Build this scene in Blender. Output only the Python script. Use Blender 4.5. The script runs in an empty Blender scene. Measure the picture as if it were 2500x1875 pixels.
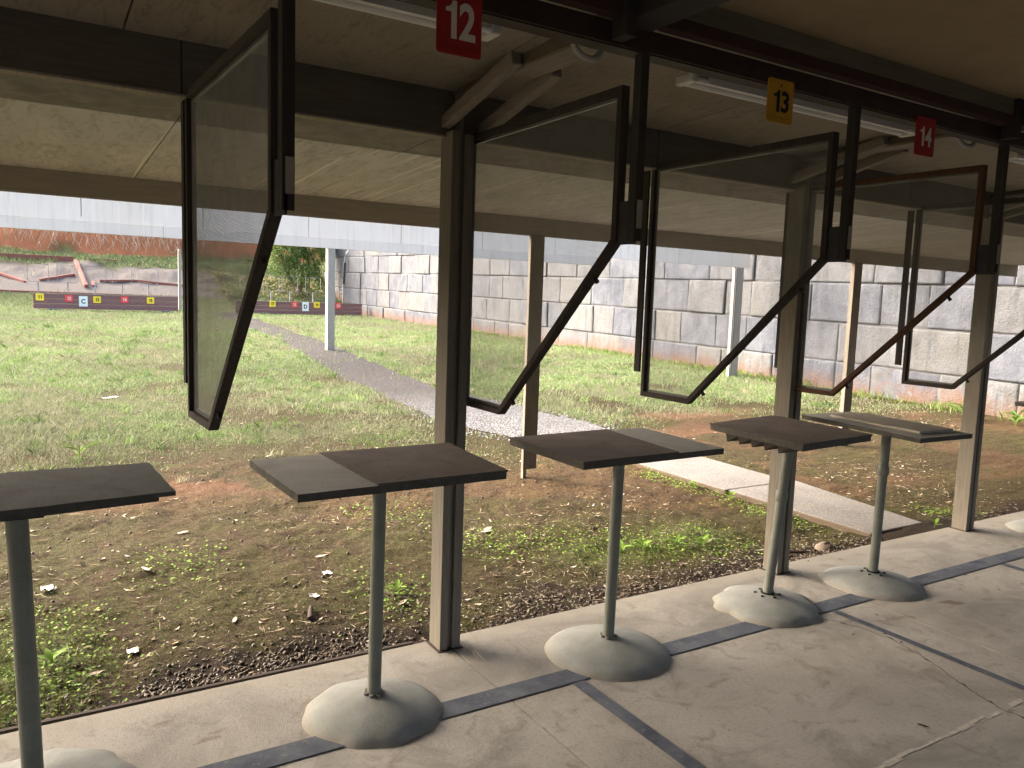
import bpy, math, random
import numpy as np
from mathutils import Matrix, Vector
random.seed(7); rng = np.random.default_rng(11)
SC = bpy.context.scene; COL = SC.collection
R = math.radians

# ------------------------------------------------------------------ camera
CAM_H = 1.6
def cam_axes(yaw, pitch, roll):
    cy, sy, cp, sp = math.cos(yaw), math.sin(yaw), math.cos(pitch), math.sin(pitch)
    f = Vector((sy*cp, cy*cp, sp)); r = Vector((cy, -sy, 0)); u = r.cross(f)
    c, s = math.cos(roll), math.sin(roll)
    return c*r+s*u, -s*r+c*u, f
cr, cu, cf = cam_axes(R(31.677), R(-6.2027), R(1.9626))
cd = bpy.data.cameras.new('camera'); cam = bpy.data.objects.new('camera', cd); COL.objects.link(cam)
cam.matrix_world = Matrix(((cr.x, cu.x, -cf.x, 0), (cr.y, cu.y, -cf.y, 0), (cr.z, cu.z, -cf.z, CAM_H), (0, 0, 0, 1)))
cd.sensor_width = 36; cd.lens = 1913.5/2500*36; cd.clip_start = .05; cd.clip_end = 1500
SC.camera = cam
# ------------------------------------------------------------------ sky, sun, exposure
SUN_EL, SUN_AZ = 31, -42        # azimuth measured clockwise from downrange (+Y)
W = bpy.data.worlds.new('World'); SC.world = W; W.use_nodes = True
wt = W.node_tree; bg = wt.nodes['Background']
sky = wt.nodes.new('ShaderNodeTexSky'); sky.sky_type = 'NISHITA'; sky.sun_disc = False
sky.sun_elevation = R(SUN_EL); sky.sun_rotation = R(SUN_AZ); sky.air_density = .7; sky.dust_density = 10.0; sky.ozone_density = .3
wt.links.new(sky.outputs[0], bg.inputs[0]); bg.inputs[1].default_value = .15
sd = bpy.data.lights.new('sun', 'SUN'); sd.energy = .58; sd.angle = R(75); sd.color = (1, .985, .96)
so = bpy.data.objects.new('sun', sd); COL.objects.link(so)
d = Vector((math.sin(R(SUN_AZ))*math.cos(R(SUN_EL)), math.cos(R(SUN_AZ))*math.cos(R(SUN_EL)), math.sin(R(SUN_EL))))
so.rotation_euler = (-d).to_track_quat('-Z', 'Y').to_euler()
SC.view_settings.view_transform = 'Standard'; SC.view_settings.look = 'None'
SC.view_settings.exposure = 2.9; SC.view_settings.gamma = 1
SC.render.engine = 'CYCLES'
SC.cycles.max_bounces = 8; SC.cycles.diffuse_bounces = 6

# ------------------------------------------------------------------ node helpers
class NT:
    def __init__(s, name):
        s.m = bpy.data.materials.new(name); s.m.use_nodes = True; s.t = s.m.node_tree
        s.b = s.t.nodes['Principled BSDF']; s.b.inputs['Roughness'].default_value = .85
        s.b.inputs['Specular IOR Level'].default_value = .12
    def n(s, k, **kw):
        o = s.t.nodes.new(k)
        for a, b in kw.items(): setattr(o, a, b)
        return o
    def l(s, a, b): s.t.links.new(a, b)
    def pos(s): return s.n('ShaderNodeNewGeometry').outputs['Position']
    def obj(s): return s.n('ShaderNodeTexCoord').outputs['Object']
    def mapv(s, v, scale):
        m = s.n('ShaderNodeMapping'); m.inputs['Scale'].default_value = scale; s.l(v, m.inputs['Vector']); return m.outputs[0]
    def noise(s, v, scale, detail=4, rough=.55, dist=0):
        o = s.n('ShaderNodeTexNoise'); o.inputs['Scale'].default_value = scale; o.inputs['Detail'].default_value = detail
        o.inputs['Roughness'].default_value = rough; o.inputs['Distortion'].default_value = dist; s.l(v, o.inputs['Vector']); return o.outputs['Fac']
    def ramp(s, f, stops, interp='LINEAR'):
        o = s.n('ShaderNodeValToRGB'); o.color_ramp.interpolation = interp; el = o.color_ramp.elements
        while len(el) < len(stops): el.new(.5)
        for e, (p, c) in zip(el, stops):
            e.position = p; e.color = (c, c, c, 1) if isinstance(c, (int, float)) else (*c, 1)
        s.l(f, o.inputs[0]); return o.outputs[0]
    def mix(s, f, a, b, mode='MIX'):
        o = s.n('ShaderNodeMix', data_type='RGBA', blend_type=mode)
        for v, i in ((f, 0), (a, 6), (b, 7)):
            if isinstance(v, (int, float)): o.inputs[i].default_value = v if i == 0 else (v, v, v, 1)
            elif isinstance(v, tuple): o.inputs[i].default_value = (*v, 1)
            else: s.l(v, o.inputs[i])
        return o.outputs[2]
    def math(s, op, a, b=0):
        o = s.n('ShaderNodeMath', operation=op)
        for v, i in ((a, 0), (b, 1)):
            if isinstance(v, (int, float)): o.inputs[i].default_value = v
            else: s.l(v, o.inputs[i])
        return o.outputs[0]
    def attr(s, name): return s.n('ShaderNodeAttribute', attribute_name=name)
    def bump(s, h, strength=.3, dist=.01):
        o = s.n('ShaderNodeBump'); o.inputs['Strength'].default_value = strength; o.inputs['Distance'].default_value = dist
        s.l(h, o.inputs['Height']); s.l(o.outputs[0], s.b.inputs['Normal'])
    def col(s, c):
        if isinstance(c, tuple): s.b.inputs['Base Color'].default_value = (*c, 1)
        else: s.l(c, s.b.inputs['Base Color'])
        return s.m
def rough(name, c, var=.25, scale=6, rg=.85, bump=.15, bscale=120, stretch=None, spec=.3, c2=None, world=False):
    """colour with two scales of variation and a fine bump; stretch=(x,y,z) makes grain"""
    t = NT(name); v = t.pos() if world else t.obj()
    if stretch: v = t.mapv(v, stretch)
    a = t.noise(v, scale, 6, .6); b = t.noise(v, scale*9, 4, .6)
    lo = tuple(x*(1-var) for x in c); hi = tuple(min(1, x*(1+var)) for x in (c2 or c))
    base = t.mix(t.ramp(a, [(.32, 0), (.68, 1)]), lo, hi)
    base = t.mix(.35, base, t.ramp(b, [(.3, tuple(x*(1-var) for x in c)), (.7, tuple(min(1, x*(1+var)) for x in c))]))
    t.b.inputs['Roughness'].default_value = rg; t.b.inputs['Specular IOR Level'].default_value = spec
    t.bump(t.noise(v, bscale, 3, .6), bump, .004)
    return t.col(base)
M = {}
def wood(name, c, var=.3, axis='z', **k):
    st = {'z': (14, 14, 1), 'x': (1, 14, 14), 'y': (14, 1, 14)}[axis]
    M[name] = rough(name, c, var, 5, stretch=st, bscale=30, **k)
wood('post_timber', (.165, .147, .118), .25)
wood('header_timber', (.105, .095, .075), .25, 'x')
wood('fascia_timber', (.30, .275, .235), .15, 'x')
wood('rafter_timber', (.15, .125, .09), .3, 'y')
wood('brace_timber', (.27, .24, .195), .25, 'y')
wood('beam_board', (.13, .125, .085), .2, 'x')
wood('red_timber', (.045, .022, .017), .3, 'x')
wood('frame_dark', (.042, .034, .028), .4)
wood('frame_rust', (.085, .042, .024), .35)
wood('rail_steel', (.035, .03, .026), .35)
wood('board_red', (.22, .125, .125), .5, 'x')
wood('edge_timber', (.06, .045, .035), .4, 'x')
wood('plank_red', (.24, .095, .075), .4, 'x')
wood('pale_post', (.33, .32, .295), .12)
M['cut_edge'] = rough('cut_edge', (.075, .07, .06), .35, 30)
M['bead'] = rough('bead_strip', (.13, .12, .11), .25, 9, .35, spec=.6)
M['plate'] = rough('plate_steel', (.045, .045, .05), .4, 12)
M['tag'] = rough('tag', (.30, .285, .23), .1)
M['purlin'] = rough('purlin_paint', (.034, .018, .015), .35, 8, .6)
M['pole'] = rough('pole_paint', (.155, .165, .135), .22, 9, .6, spec=.4)
M['batten'] = rough('batten_white', (.68, .68, .64), .06, 5, .5)
M['tube'] = rough('tube_glass', (.82, .82, .79), .03, 5, .3)
M['conduit'] = rough('conduit_grey', (.42, .42, .39), .1)
M['wire'] = rough('wire_grey', (.27, .265, .25), .3, 9, .6)
M['galv'] = rough('galvanised', (.25, .25, .265), .15, 9, .5)
M['dark'] = rough('dark_hole', (.008, .008, .008), .2)
M['cinder'] = rough('cinder', (.22, .21, .2), .25, 20)
M['red'] = rough('sign_red', (.30, .018, .016), .12, 9, .55)
M['yellow'] = rough('sign_yellow', (.46, .26, .018), .12, 9, .55)
M['plate_red'] = rough('plate_red', (.78, .085, .085), .1, 9, .55)
M['plate_yellow'] = rough('plate_yellow', (.88, .70, .06), .08, 9, .55)
M['plate_white'] = rough('plate_white', (.80, .90, .90), .05, 9, .55)
M['ink_white'] = rough('ink_white', (.62, .60, .54), .08)
M['ink_black'] = rough('ink_black', (.02, .02, .018), .2)
M['rock'] = rough('rock', (.2, .16, .13), .35, 14, bump=.5, bscale=30)
M['paper'] = rough('paper', (.68, .68, .68), .1)
M['dry_leaf'] = rough('dry_leaf', (.42, .36, .28), .25, 20)
M['dark_leaf'] = rough('dark_leaf', (.06, .035, .022), .3, 20)

def mk_soffit():
    t = NT('soffit_board'); p = t.pos()
    a = t.noise(t.mapv(p, (1.2, .35, 1)), 3, 6, .6, .6); b = t.noise(t.mapv(p, (9, 2.2, 1)), 1.7, 9, .68, 1.6)
    base = t.mix(t.ramp(a, [(.3, 0), (.7, 1)]), (.47, .48, .48), (.62, .63, .63))
    base = t.mix(t.ramp(b, [(.34, .55), (.52, 0)]), base, (.25, .245, .225))
    s2 = t.noise(t.mapv(p, (9, .14, 1)), 2.3, 2, .5)
    base = t.mix(t.ramp(s2, [(.66, 0), (.69, .75)]), base, (.80, .79, .76))
    t.bump(b, .5, .02); return t.col(base)
M['soffit'] = mk_soffit()
def mk_soffit_shaded():  # darker soffit colour with the shadow band by the header painted in
    t = NT('soffit_shaded'); p = t.pos()
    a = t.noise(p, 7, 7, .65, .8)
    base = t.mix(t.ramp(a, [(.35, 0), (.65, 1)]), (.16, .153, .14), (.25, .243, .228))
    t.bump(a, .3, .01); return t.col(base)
M['soffit_shade'] = mk_soffit_shaded()
def mk_ceiling():
    t = NT('ceiling_board'); p = t.pos()
    a = t.noise(p, 1.1, 4, .6, .5); b = t.noise(p, 190, 2, .5)
    base = t.mix(t.ramp(a, [(.3, 0), (.7, 1)]), (.27, .24, .19), (.36, .325, .265))
    base = t.mix(t.ramp(b, [(.3, .35), (.6, 0)]), base, (.19, .168, .135))
    gn = t.noise(t.mapv(p, (8, 2, 1)), 2.6, 8, .72, 2.2)
    base = t.mix(t.ramp(gn, [(.36, .55), (.5, 0)]), base, (.15, .13, .105))
    t.bump(b, .2, .003); return t.col(base)
M['ceiling'] = mk_ceiling()
M['rear_ceiling'] = rough('rear_ceiling', (.27, .205, .12), .2, 1.6, world=True)

def mk_floor():
    t = NT('slab_concrete'); p = t.pos()
    a = t.noise(p, 1.3, 6, .6, .3); b = t.noise(p, 60, 4, .7); c = t.noise(p, 7, 5, .62, 1.0); g = t.noise(p, 240, 2, .6)
    base = t.mix(t.ramp(a, [(.3, 0), (.7, 1)]), (.265, .25, .222), (.385, .365, .33))
    base = t.mix(t.ramp(c, [(.54, 0), (.7, .7)]), base, (.17, .155, .13))
    base = t.mix(t.ramp(c, [(.28, .45), (.42, 0)]), base, (.33, .30, .262))
    base = t.mix(t.ramp(b, [(.3, .5), (.46, 0)]), base, (.145, .125, .105))
    base = t.mix(t.ramp(b, [(.58, 0), (.74, .5)]), base, (.39, .36, .32))
    big = t.noise(t.mapv(p, (1, 1.6, 1)), 1.1, 6, .68, 1.2)
    base = t.mix(t.ramp(big, [(.47, 0), (.62, .75)]), base, (.205, .195, .175))
    bl = t.noise(t.mapv(p, (1, 2.2, 1)), 4.3, 2, .4)
    m = t.math('MULTIPLY', t.ramp(bl, [(.66, 0), (.69, .8)]), t.ramp(t.noise(p, .55, 1), [(.45, 0), (.6, 1)]))
    base = t.mix(m, base, (.17, .13, .105))
    yy = t.n('ShaderNodeSeparateXYZ'); t.l(p, yy.inputs[0])
    edge = t.ramp(t.math('ADD', t.math('DIVIDE', yy.outputs[1], 10), t.math('MULTIPLY', t.noise(p, 5, 4), .02)), [(.316, 0), (.318, .55)])
    base = t.mix(edge, base, (.33, .305, .26))
    t.bump(t.math('ADD', t.math('MULTIPLY', b, .6), t.math('MULTIPLY', g, .4)), .6, .008)
    t.b.inputs['Roughness'].default_value = .8
    return t.col(base)
M['floor'] = mk_floor()
def mk_line():
    t = NT('line_paint'); p = t.pos()
    a = t.noise(p, 38, 6, .7); c = t.noise(p, 6, 4, .6)
    base = t.mix(t.ramp(c, [(.35, 0), (.65, 1)]), (.052, .062, .084), (.11, .12, .145))
    base = t.mix(t.ramp(a, [(.56, 0), (.72, .7)]), base, (.22, .205, .18))
    t.bump(a, .2, .003); return t.col(base)
M['line'] = mk_line()
def mk_worn():
    t = NT('worn_line_paint'); p = t.pos()
    a = t.noise(p, 30, 6, .7)
    base = t.mix(t.ramp(a, [(.38, 0), (.6, 1)]), (.34, .315, .275), (.47, .44, .385))
    return t.col(base)
M['worn'] = mk_worn()
def mk_base():
    t = NT('base_concrete'); p = t.obj()
    a = t.noise(p, 8, 5, .6); b = t.noise(p, 90, 3, .6)
    base = t.mix(t.ramp(a, [(.3, 0), (.7, 1)]), (.215, .225, .21), (.30, .31, .292))
    base = t.mix(t.ramp(b, [(.28, .45), (.4, 0)]), base, (.2, .2, .17))
    sx = t.n('ShaderNodeSeparateXYZ'); t.l(p, sx.inputs[0])
    base = t.mix(t.ramp(t.math('ADD', sx.outputs[2], t.math('MULTIPLY', a, .02)), [(.012, .75), (.035, 0)]), base, (.24, .21, .17))
    sp = t.noise(p, 34, 4, .75)
    base = t.mix(t.ramp(sp, [(.64, 0), (.70, .45)]), base, (.13, .125, .11))
    t.bump(t.math('ADD', t.math('MULTIPLY', a, .8), t.math('MULTIPLY', b, .6)), .35, .008); return t.col(base)
M['base'] = mk_base()
def mk_path():
    t = NT('path_aggregate'); p = t.pos()
    v = t.n('ShaderNodeTexVoronoi'); v.inputs['Scale'].default_value = 55; t.l(p, v.inputs['Vector'])
    a = t.noise(p, 2.2, 5, .6)
    base = t.mix(t.ramp(a, [(.3, 0), (.7, 1)]), (.13, .124, .118), (.18, .173, .167))
    base = t.mix(t.ramp(v.outputs['Distance'], [(.12, .75), (.4, 0)]), base, (.35, .335, .315))
    base = t.mix(t.ramp(t.noise(p, 8, 4), [(.62, 0), (.72, .5)]), base, (.22, .17, .12))
    sx = t.n('ShaderNodeSeparateXYZ'); t.l(t.n('ShaderNodeNewGeometry').outputs['Normal'], sx.inputs[0])
    base = t.mix(t.ramp(sx.outputs[2], [(.3, 1), (.7, 0)]), base, (.085, .065, .048))
    t.bump(v.outputs['Distance'], .4, .006); return t.col(base)
M['path'] = mk_path()
def mk_top(name, c, c2, scratch=.4):
    t = NT(name); p = t.obj()
    a = t.noise(p, 4, 6, .65, .8); b = t.noise(p, 160, 3, .6); s = t.noise(t.mapv(p, (3, 30, 1)), 6, 4, .6, .5)
    base = t.mix(t.ramp(a, [(.3, 0), (.7, 1)]), c, c2)
    base = t.mix(t.ramp(s, [(.6, 0), (.75, scratch)]), base, tuple(x*1.5 for x in c2))
    base = t.mix(t.ramp(b, [(.3, .5), (.5, 0)]), base, tuple(x*.5 for x in c))
    t.bump(t.math('ADD', b, t.math('MULTIPLY', a, .4)), .35, .004); return t.col(base)
M['top_bare'] = mk_top('table_board', (.38, .375, .35), (.54, .53, .50))
M['top_edge'] = mk_top('table_board_dark', (.14, .133, .115), (.20, .195, .17))
M['carpet'] = mk_top('brown_carpet', (.15, .124, .108), (.25, .212, .188), .1)
M['carpet_dark'] = mk_top('dark_carpet', (.10, .102, .092), (.17, .17, .155), .1)
M['mat_pale'] = mk_top('pale_mat', (.40, .365, .30), (.54, .50, .42), .1)
def mk_panel(name, lo, hi, streak):
    t = NT(name); p = t.pos()
    a = t.noise(t.mapv(p, (1, 1, .25)), 1.4, 4, .6); s = t.noise(t.mapv(p, (9, 1, .55)), 1.6, 6, .7)
    w = t.n('ShaderNodeTexWave', wave_type='BANDS', bands_direction='X'); w.inputs['Scale'].default_value = 1.03; w.inputs['Distortion'].default_value = 0
    t.l(p, w.inputs['Vector'])
    base = t.mix(t.ramp(a, [(.3, 0), (.7, 1)]), lo, hi)
    base = t.mix(t.ramp(w.outputs['Fac'], [(.988, 0), (.998, .35)]), base, tuple(min(1, x*1.12) for x in hi))
    base = t.mix(t.ramp(s, [(.52, 0), (.72, streak)]), base, tuple(x*.62 for x in lo))
    t.bump(s, .12, .006); return t.col(base)
M['panel'] = mk_panel('baffle_panel', (.86, .80, .69), (.90, .855, .76), .36)
M['baffle_beam'] = mk_panel('baffle_beam', (.75, .71, .635), (.82, .78, .70), .3)
def mk_wall():
    t = NT('wall_block'); p = t.pos(); at = t.attr('tone')
    a = t.noise(p, 2.6, 7, .65, .6); b = t.noise(p, 26, 5, .7); s = t.noise(t.mapv(p, (1, 3.2, .5)), 2.2, 5, .65)
    base = t.mix(at.outputs['Fac'], (.085, .095, .122), (.135, .137, .133))
    base = t.mix(t.ramp(a, [(.38, 0), (.7, .6)]), base, (.175, .184, .205))
    base = t.mix(t.ramp(s, [(.5, 0), (.72, .6)]), base, (.045, .05, .058))
    base = t.mix(t.ramp(b, [(.3, .4), (.48, 0)]), base, (.036, .04, .045))
    soil = t.attr('soil').outputs['Fac']
    sm = t.ramp(t.math('ADD', soil, t.math('MULTIPLY', t.math('SUBTRACT', t.noise(p, 3, 5, .6), .5), 1.1)), [(.45, 0), (.95, .85)])
    base = t.mix(sm, base, (.135, .08, .055))
    t.bump(t.math('ADD', t.math('MULTIPLY', a, 1.5), b), .6, .03); return t.col(base)
M['wall'] = mk_wall()
M['slab_gap'] = rough('slab_gap', (.11, .09, .07), .3, 6)
M['joint'] = rough('joint_dark', (.045, .04, .036), .4, 6)
M['wall_gap'] = rough('wall_gap', (.10, .10, .105), .5, 3, world=True)

def mk_ground():
    t = NT('ground_soil'); p = t.pos()
    n1 = t.noise(p, 3.5, 7, .7, .6); n2 = t.noise(p, 22, 6, .72); n3 = t.noise(p, 95, 4, .7)
    red = t.attr('red').outputs['Fac']; grs = t.attr('grass').outputs['Fac']; drk = t.attr('dark').outputs['Fac']; sand = t.attr('sand').outputs['Fac']
    soil = t.mix(t.ramp(n2, [(.3, 0), (.7, 1)]), (.032, .021, .013), (.085, .056, .034))
    rs = t.mix(t.ramp(n2, [(.3, 0), (.7, 1)]), (.115, .05, .028), (.18, .098, .062))
    base = t.mix(t.ramp(t.math('ADD', red, t.math('MULTIPLY', t.math('SUBTRACT', n1, .5), .9)), [(.35, 0), (.7, .95)]), soil, rs)
    moss = t.mix(t.ramp(n3, [(.3, 0), (.7, 1)]), (.033, .034, .011), (.078, .074, .026))
    base = t.mix(t.ramp(t.math('ADD', t.math('MULTIPLY', n1, .6), t.math('MULTIPLY', n2, .4)), [(.41, 0), (.53, .9)]), base, t.mix(red, moss, base))
    gr = t.mix(t.ramp(n2, [(.3, 0), (.7, 1)]), (.085, .11, .04), (.16, .18, .08))
    base = t.mix(t.ramp(t.math('ADD', grs, t.math('MULTIPLY', t.math('SUBTRACT', n2, .5), .8)), [(.3, 0), (.8, .9)]), base, gr)
    pit = t.noise(p, 46, 5, .75, .4)
    base = t.mix(t.ramp(pit, [(.36, .9), (.47, 0)]), base, (.018, .013, .009))
    base = t.mix(t.ramp(pit, [(.56, 0), (.68, .55)]), base, (.19, .16, .095))
    dk = t.mix(t.ramp(n3, [(.3, 0), (.7, 1)]), (.016, .012, .009), (.048, .035, .026))
    base = t.mix(t.ramp(t.math('ADD', drk, t.math('MULTIPLY', t.math('SUBTRACT', n1, .5), .8)), [(.35, 0), (.75, .95)]), base, dk)
    sd_ = t.mix(t.ramp(n2, [(.3, 0), (.7, 1)]), (.105, .095, .088), (.155, .142, .132))
    base = t.mix(sand, base, sd_)
    cy = t.mix(t.ramp(n2, [(.3, 0), (.7, 1)]), (.22, .075, .03), (.42, .19, .10))
    base = t.mix(t.attr('clay').outputs['Fac'], base, cy)
    t.bump(t.math('ADD', t.math('MULTIPLY', n2, 1.2), t.math('MULTIPLY', n3, .7)), .9, .03)
    t.b.inputs['Roughness'].default_value = .95; t.b.inputs['Specular IOR Level'].default_value = .1
    return t.col(base)
M['ground'] = mk_ground()
def mk_gravel():
    t = NT('gravel'); p = t.pos(); pale = t.attr('pale').outputs['Fac']
    v = t.n('ShaderNodeTexVoronoi'); v.inputs['Scale'].default_value = 34; t.l(p, v.inputs['Vector'])
    b = t.noise(p, 9, 6, .7)
    g = t.mix(t.ramp(v.outputs['Color'], [(.2, 0), (.8, 1)]), (.030, .0275, .0275), (.062, .0575, .057))
    w = t.mix(t.ramp(v.outputs['Color'], [(.2, 0), (.8, 1)]), (.105, .104, .103), (.185, .186, .187))
    base = t.mix(pale, g, w)
    base = t.mix(t.ramp(b, [(.5, 0), (.72, .7)]), base, (.055, .042, .033))
    t.bump(v.outputs['Distance'], .8, .02); return t.col(base)
M['gravel'] = mk_gravel()
def mk_leafmat(name, rg=.7, trans=.25):
    t = NT(name); c = t.attr('col').outputs['Color']; t.l(c, t.b.inputs['Base Color'])
    t.b.inputs['Roughness'].default_value = rg; t.b.inputs['Specular IOR Level'].default_value = .2
    tr = t.n('ShaderNodeBsdfTranslucent'); t.l(c, tr.inputs[0]); mx = t.n('ShaderNodeMixShader'); mx.inputs[0].default_value = trans
    t.l(t.b.outputs[0], mx.inputs[1]); t.l(tr.outputs[0], mx.inputs[2]); t.l(mx.outputs[0], t.t.nodes['Material Output'].inputs[0])
    return t.m
M['blade'] = mk_leafmat('blade_green'); M['litter'] = mk_leafmat('litter', .9, 0.05)
M['pebble'] = mk_leafmat('pebble', .55, 0)

# ------------------------------------------------------------------ mesh helpers
def woff(p):
    v = Vector()
    while p: v = v+p.location; p = p.parent
    return v
class MB:
    def __init__(s): s.v = []; s.f = []; s.sm = []; s.mi = []
    def add(s, vs, fs, smooth=False, mi=0):
        o = len(s.v); s.v += [tuple(map(float, v)) for v in vs]; s.f += [tuple(i+o for i in f) for f in fs]
        s.sm += [smooth]*len(fs); s.mi += [mi]*len(fs); return s
    def box(s, x0, x1, y0, y1, z0, z1, mi=0, bev=0):
        if bev:
            return s.prism([(x0+bev, y0), (x1-bev, y0), (x1, y0+bev), (x1, y1-bev), (x1-bev, y1), (x0+bev, y1), (x0, y1-bev), (x0, y0+bev)], z0, z1, mi=mi)
        vs = [(x, y, z) for x in (x0, x1) for y in (y0, y1) for z in (z0, z1)]
        return s.add(vs, [(0, 1, 3, 2), (4, 6, 7, 5), (0, 4, 5, 1), (2, 3, 7, 6), (0, 2, 6, 4), (1, 5, 7, 3)], mi=mi)
    def prism(s, poly, z0, z1, axis='z', mi=0):
        n = len(poly)
        mp = {'z': lambda a, b, c: (a, b, c), 'x': lambda a, b, c: (c, a, b), 'y': lambda a, b, c: (a, c, b)}[axis]
        vs = [mp(a, b, z0) for a, b in poly]+[mp(a, b, z1) for a, b in poly]
        return s.add(vs, [tuple(range(n))[::-1], tuple(range(n, 2*n))]+[(i, (i+1) % n, n+(i+1) % n, n+i) for i in range(n)], mi=mi)
    def bar(s, p, q, w, h, up=(0, 0, 1), mi=0):
        p, q = Vector(p), Vector(q); d = (q-p).normalized(); a = d.cross(Vector(up)).normalized(); b = a.cross(d)
        vs = [e+a*(i*w/2)+b*(j*h/2) for e in (p, q) for i, j in ((-1, -1), (1, -1), (1, 1), (-1, 1))]
        return s.add(vs, [(3, 2, 1, 0), (4, 5, 6, 7)]+[(i, (i+1) % 4, 4+(i+1) % 4, 4+i) for i in range(4)], mi=mi)
    def tube(s, pts, r, n=10, cap=True, mi=0):
        pts = [Vector(p) for p in pts]; rs = r if isinstance(r, list) else [r]*len(pts); rings = []; vs = []
        for i, p in enumerate(pts):
            d = (pts[min(i+1, len(pts)-1)]-pts[max(i-1, 0)]).normalized()
            a = d.cross(Vector((0, 0, 1)) if abs(d.z) < .9 else Vector((0, 1, 0))).normalized(); b = d.cross(a)
            vs += [p+(a*math.cos(2*math.pi*k/n)+b*math.sin(2*math.pi*k/n))*rs[i] for k in range(n)]
        m = len(pts)
        s.add(vs, [(i*n+k, i*n+(k+1) % n, (i+1)*n+(k+1) % n, (i+1)*n+k) for i in range(m-1) for k in range(n)], True, mi)
        if cap: s.add(vs[:n], [tuple(range(n))], False, mi); s.add(vs[-n:], [tuple(range(n))[::-1]], False, mi)
        return s
    def build(s, name, mats, parent=None, bevel=0):
        me = bpy.data.meshes.new(name); off = woff(parent)
        me.from_pydata([tuple(Vector(v)-off) for v in s.v], [], s.f); me.update()
        for m in (mats if isinstance(mats, list) else [mats]): me.materials.append(M[m] if isinstance(m, str) else m)
        me.polygons.foreach_set('use_smooth', s.sm); me.polygons.foreach_set('material_index', s.mi)
        o = bpy.data.objects.new(name, me); COL.objects.link(o)
        if parent: o.parent = parent
        if bevel:
            b = o.modifiers.new('bevel', 'BEVEL'); b.width = bevel; b.segments = 2; b.limit_method = 'ANGLE'; b.angle_limit = R(40)
        return o
def tag(o, label=None, cat=None, group=None, kind=None):
    for k, v in (('label', label), ('category', cat), ('group', group), ('kind', kind)):
        if v: o[k] = v
    return o
def thing(name, loc, label, cat, group=None, rz=0):
    o = bpy.data.objects.new(name, None); COL.objects.link(o); o.location = loc; o['_o'] = tuple(loc); o.rotation_euler.z = rz
    o.empty_display_size = .1
    return tag(o, label, cat, group)
def root_mesh(mb, name, mats, label=None, cat=None, group=None, kind=None, bevel=0):
    return tag(mb.build(name, mats, None, bevel), label, cat, group, kind)
def copy_tree(o, loc, rz=0, parent=None):
    c = o.copy(); COL.objects.link(c)
    if parent: c.parent = parent
    else: c.location = loc; c.rotation_euler.z = rz; c['_o'] = tuple(loc)
    for ch in list(o.children): copy_tree(ch, None, 0, c)
    return c
def glyph(ch, bold):
    if ch == '1':
        v = [(.30, 0), (.30, .70), (.08, .70), (.08, .80), (.22, .83), (.31, .90), (.35, 1.0), (.52, 1.0), (.52, 0)]
        return np.array(v+[]), [(0, 1, 8), (1, 2, 3), (1, 3, 4), (1, 4, 5), (1, 5, 6), (1, 6, 7), (1, 7, 8)], .62
    cu = bpy.data.curves.new('t', 'FONT'); cu.body = ch; cu.size = 1; cu.offset = bold; cu.resolution_u = 4
    to = bpy.data.objects.new('t', cu); me = bpy.data.meshes.new_from_object(to); bpy.data.objects.remove(to)
    co = np.array([v.co[:2] for v in me.vertices]); fs = [tuple(p.vertices) for p in me.polygons]; bpy.data.meshes.remove(me)
    co = co-co.min(0); h = co[:, 1].max(); return co/h, fs, co[:, 0].max()/h+.09
def text_mesh(body, h, cx, cz, y, mat, parent, sx=.8, bold=.02, name='numeral', depth=.0015):
    mb = MB(); parts = [glyph(c, bold) for c in body]; tot = sum(p[2] for p in parts)-.09; x = -tot/2
    for co, fs, adv in parts:
        mb.add([(cx+(x+a)*h*sx, y, cz+(b-.5)*h) for a, b in co], fs); x += adv
    return mb.build(name, mat, parent)

# value noise
def vn(x, y, seed=0):
    xi = np.floor(x).astype(np.int64); yi = np.floor(y).astype(np.int64); fx = x-xi; fy = y-yi
    fx = fx*fx*(3-2*fx); fy = fy*fy*(3-2*fy)
    def h(a, b):
        n = (a*374761393+b*668265263+seed*974711) & 0x7fffffff; n = ((n ^ (n >> 13))*1274126177) & 0x7fffffff
        return ((n ^ (n >> 16)) & 0xffff)/65535.
    return (h(xi, yi)*(1-fx)+h(xi+1, yi)*fx)*(1-fy)+(h(xi, yi+1)*(1-fx)+h(xi+1, yi+1)*fx)*fy
def fbm(x, y, seed=0, o=4):
    s = 0; a = .5
    for i in range(o): s = s+a*vn(x*2**i, y*2**i, seed+i*17); a *= .5
    return s/(1-.5**o)

# ------------------------------------------------------------------ terrain
TY = [-400, 3, 6.4, 8, 12, 18.6, 37.2, 38.6, 39.4, 40.2, 45, 46, 48.2, 50.2, 53, 60, 400]
TZ = [-.12, -.115, -.1, -.06, .05, .19, .51, .58, .8, 1.15, 2.66, 2.85, 3.2, 5.3, 8.0, 9, 12]
def zg(x, y):
    x = np.asarray(x, float); y = np.asarray(y, float)
    z = np.interp(y, TY, TZ)
    z = z+np.clip((x-1.75)/.3, 0, 1)*np.clip((3.75-y)/.5, 0, 1)*np.clip((y-3)/.1, 0, 1)*.055
    near = np.clip((9.5-y)/2.5, 0, 1)*np.clip((y-3.1)/.3, 0, 1)
    z = z+near*((fbm(x*1.7, y*1.7, 3)-.5)*.07+(fbm(x*8, y*8, 5)-.5)*.034+(vn(x*21, y*21, 6)-.5)*.012)
    far = np.clip((y-41)/2, 0, 1)
    z = z+far*((fbm(x*.8, y*.8, 8)-.5)*.5)
    rt = np.clip((x-14.9)/.6, 0, 1)*np.clip((y-2)/2, 0, 1)
    return np.maximum(z, z*(1-rt)+rt*np.maximum(z, 3.2+.017*y))
def zf(x, y): return float(zg(x, y))
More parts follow.
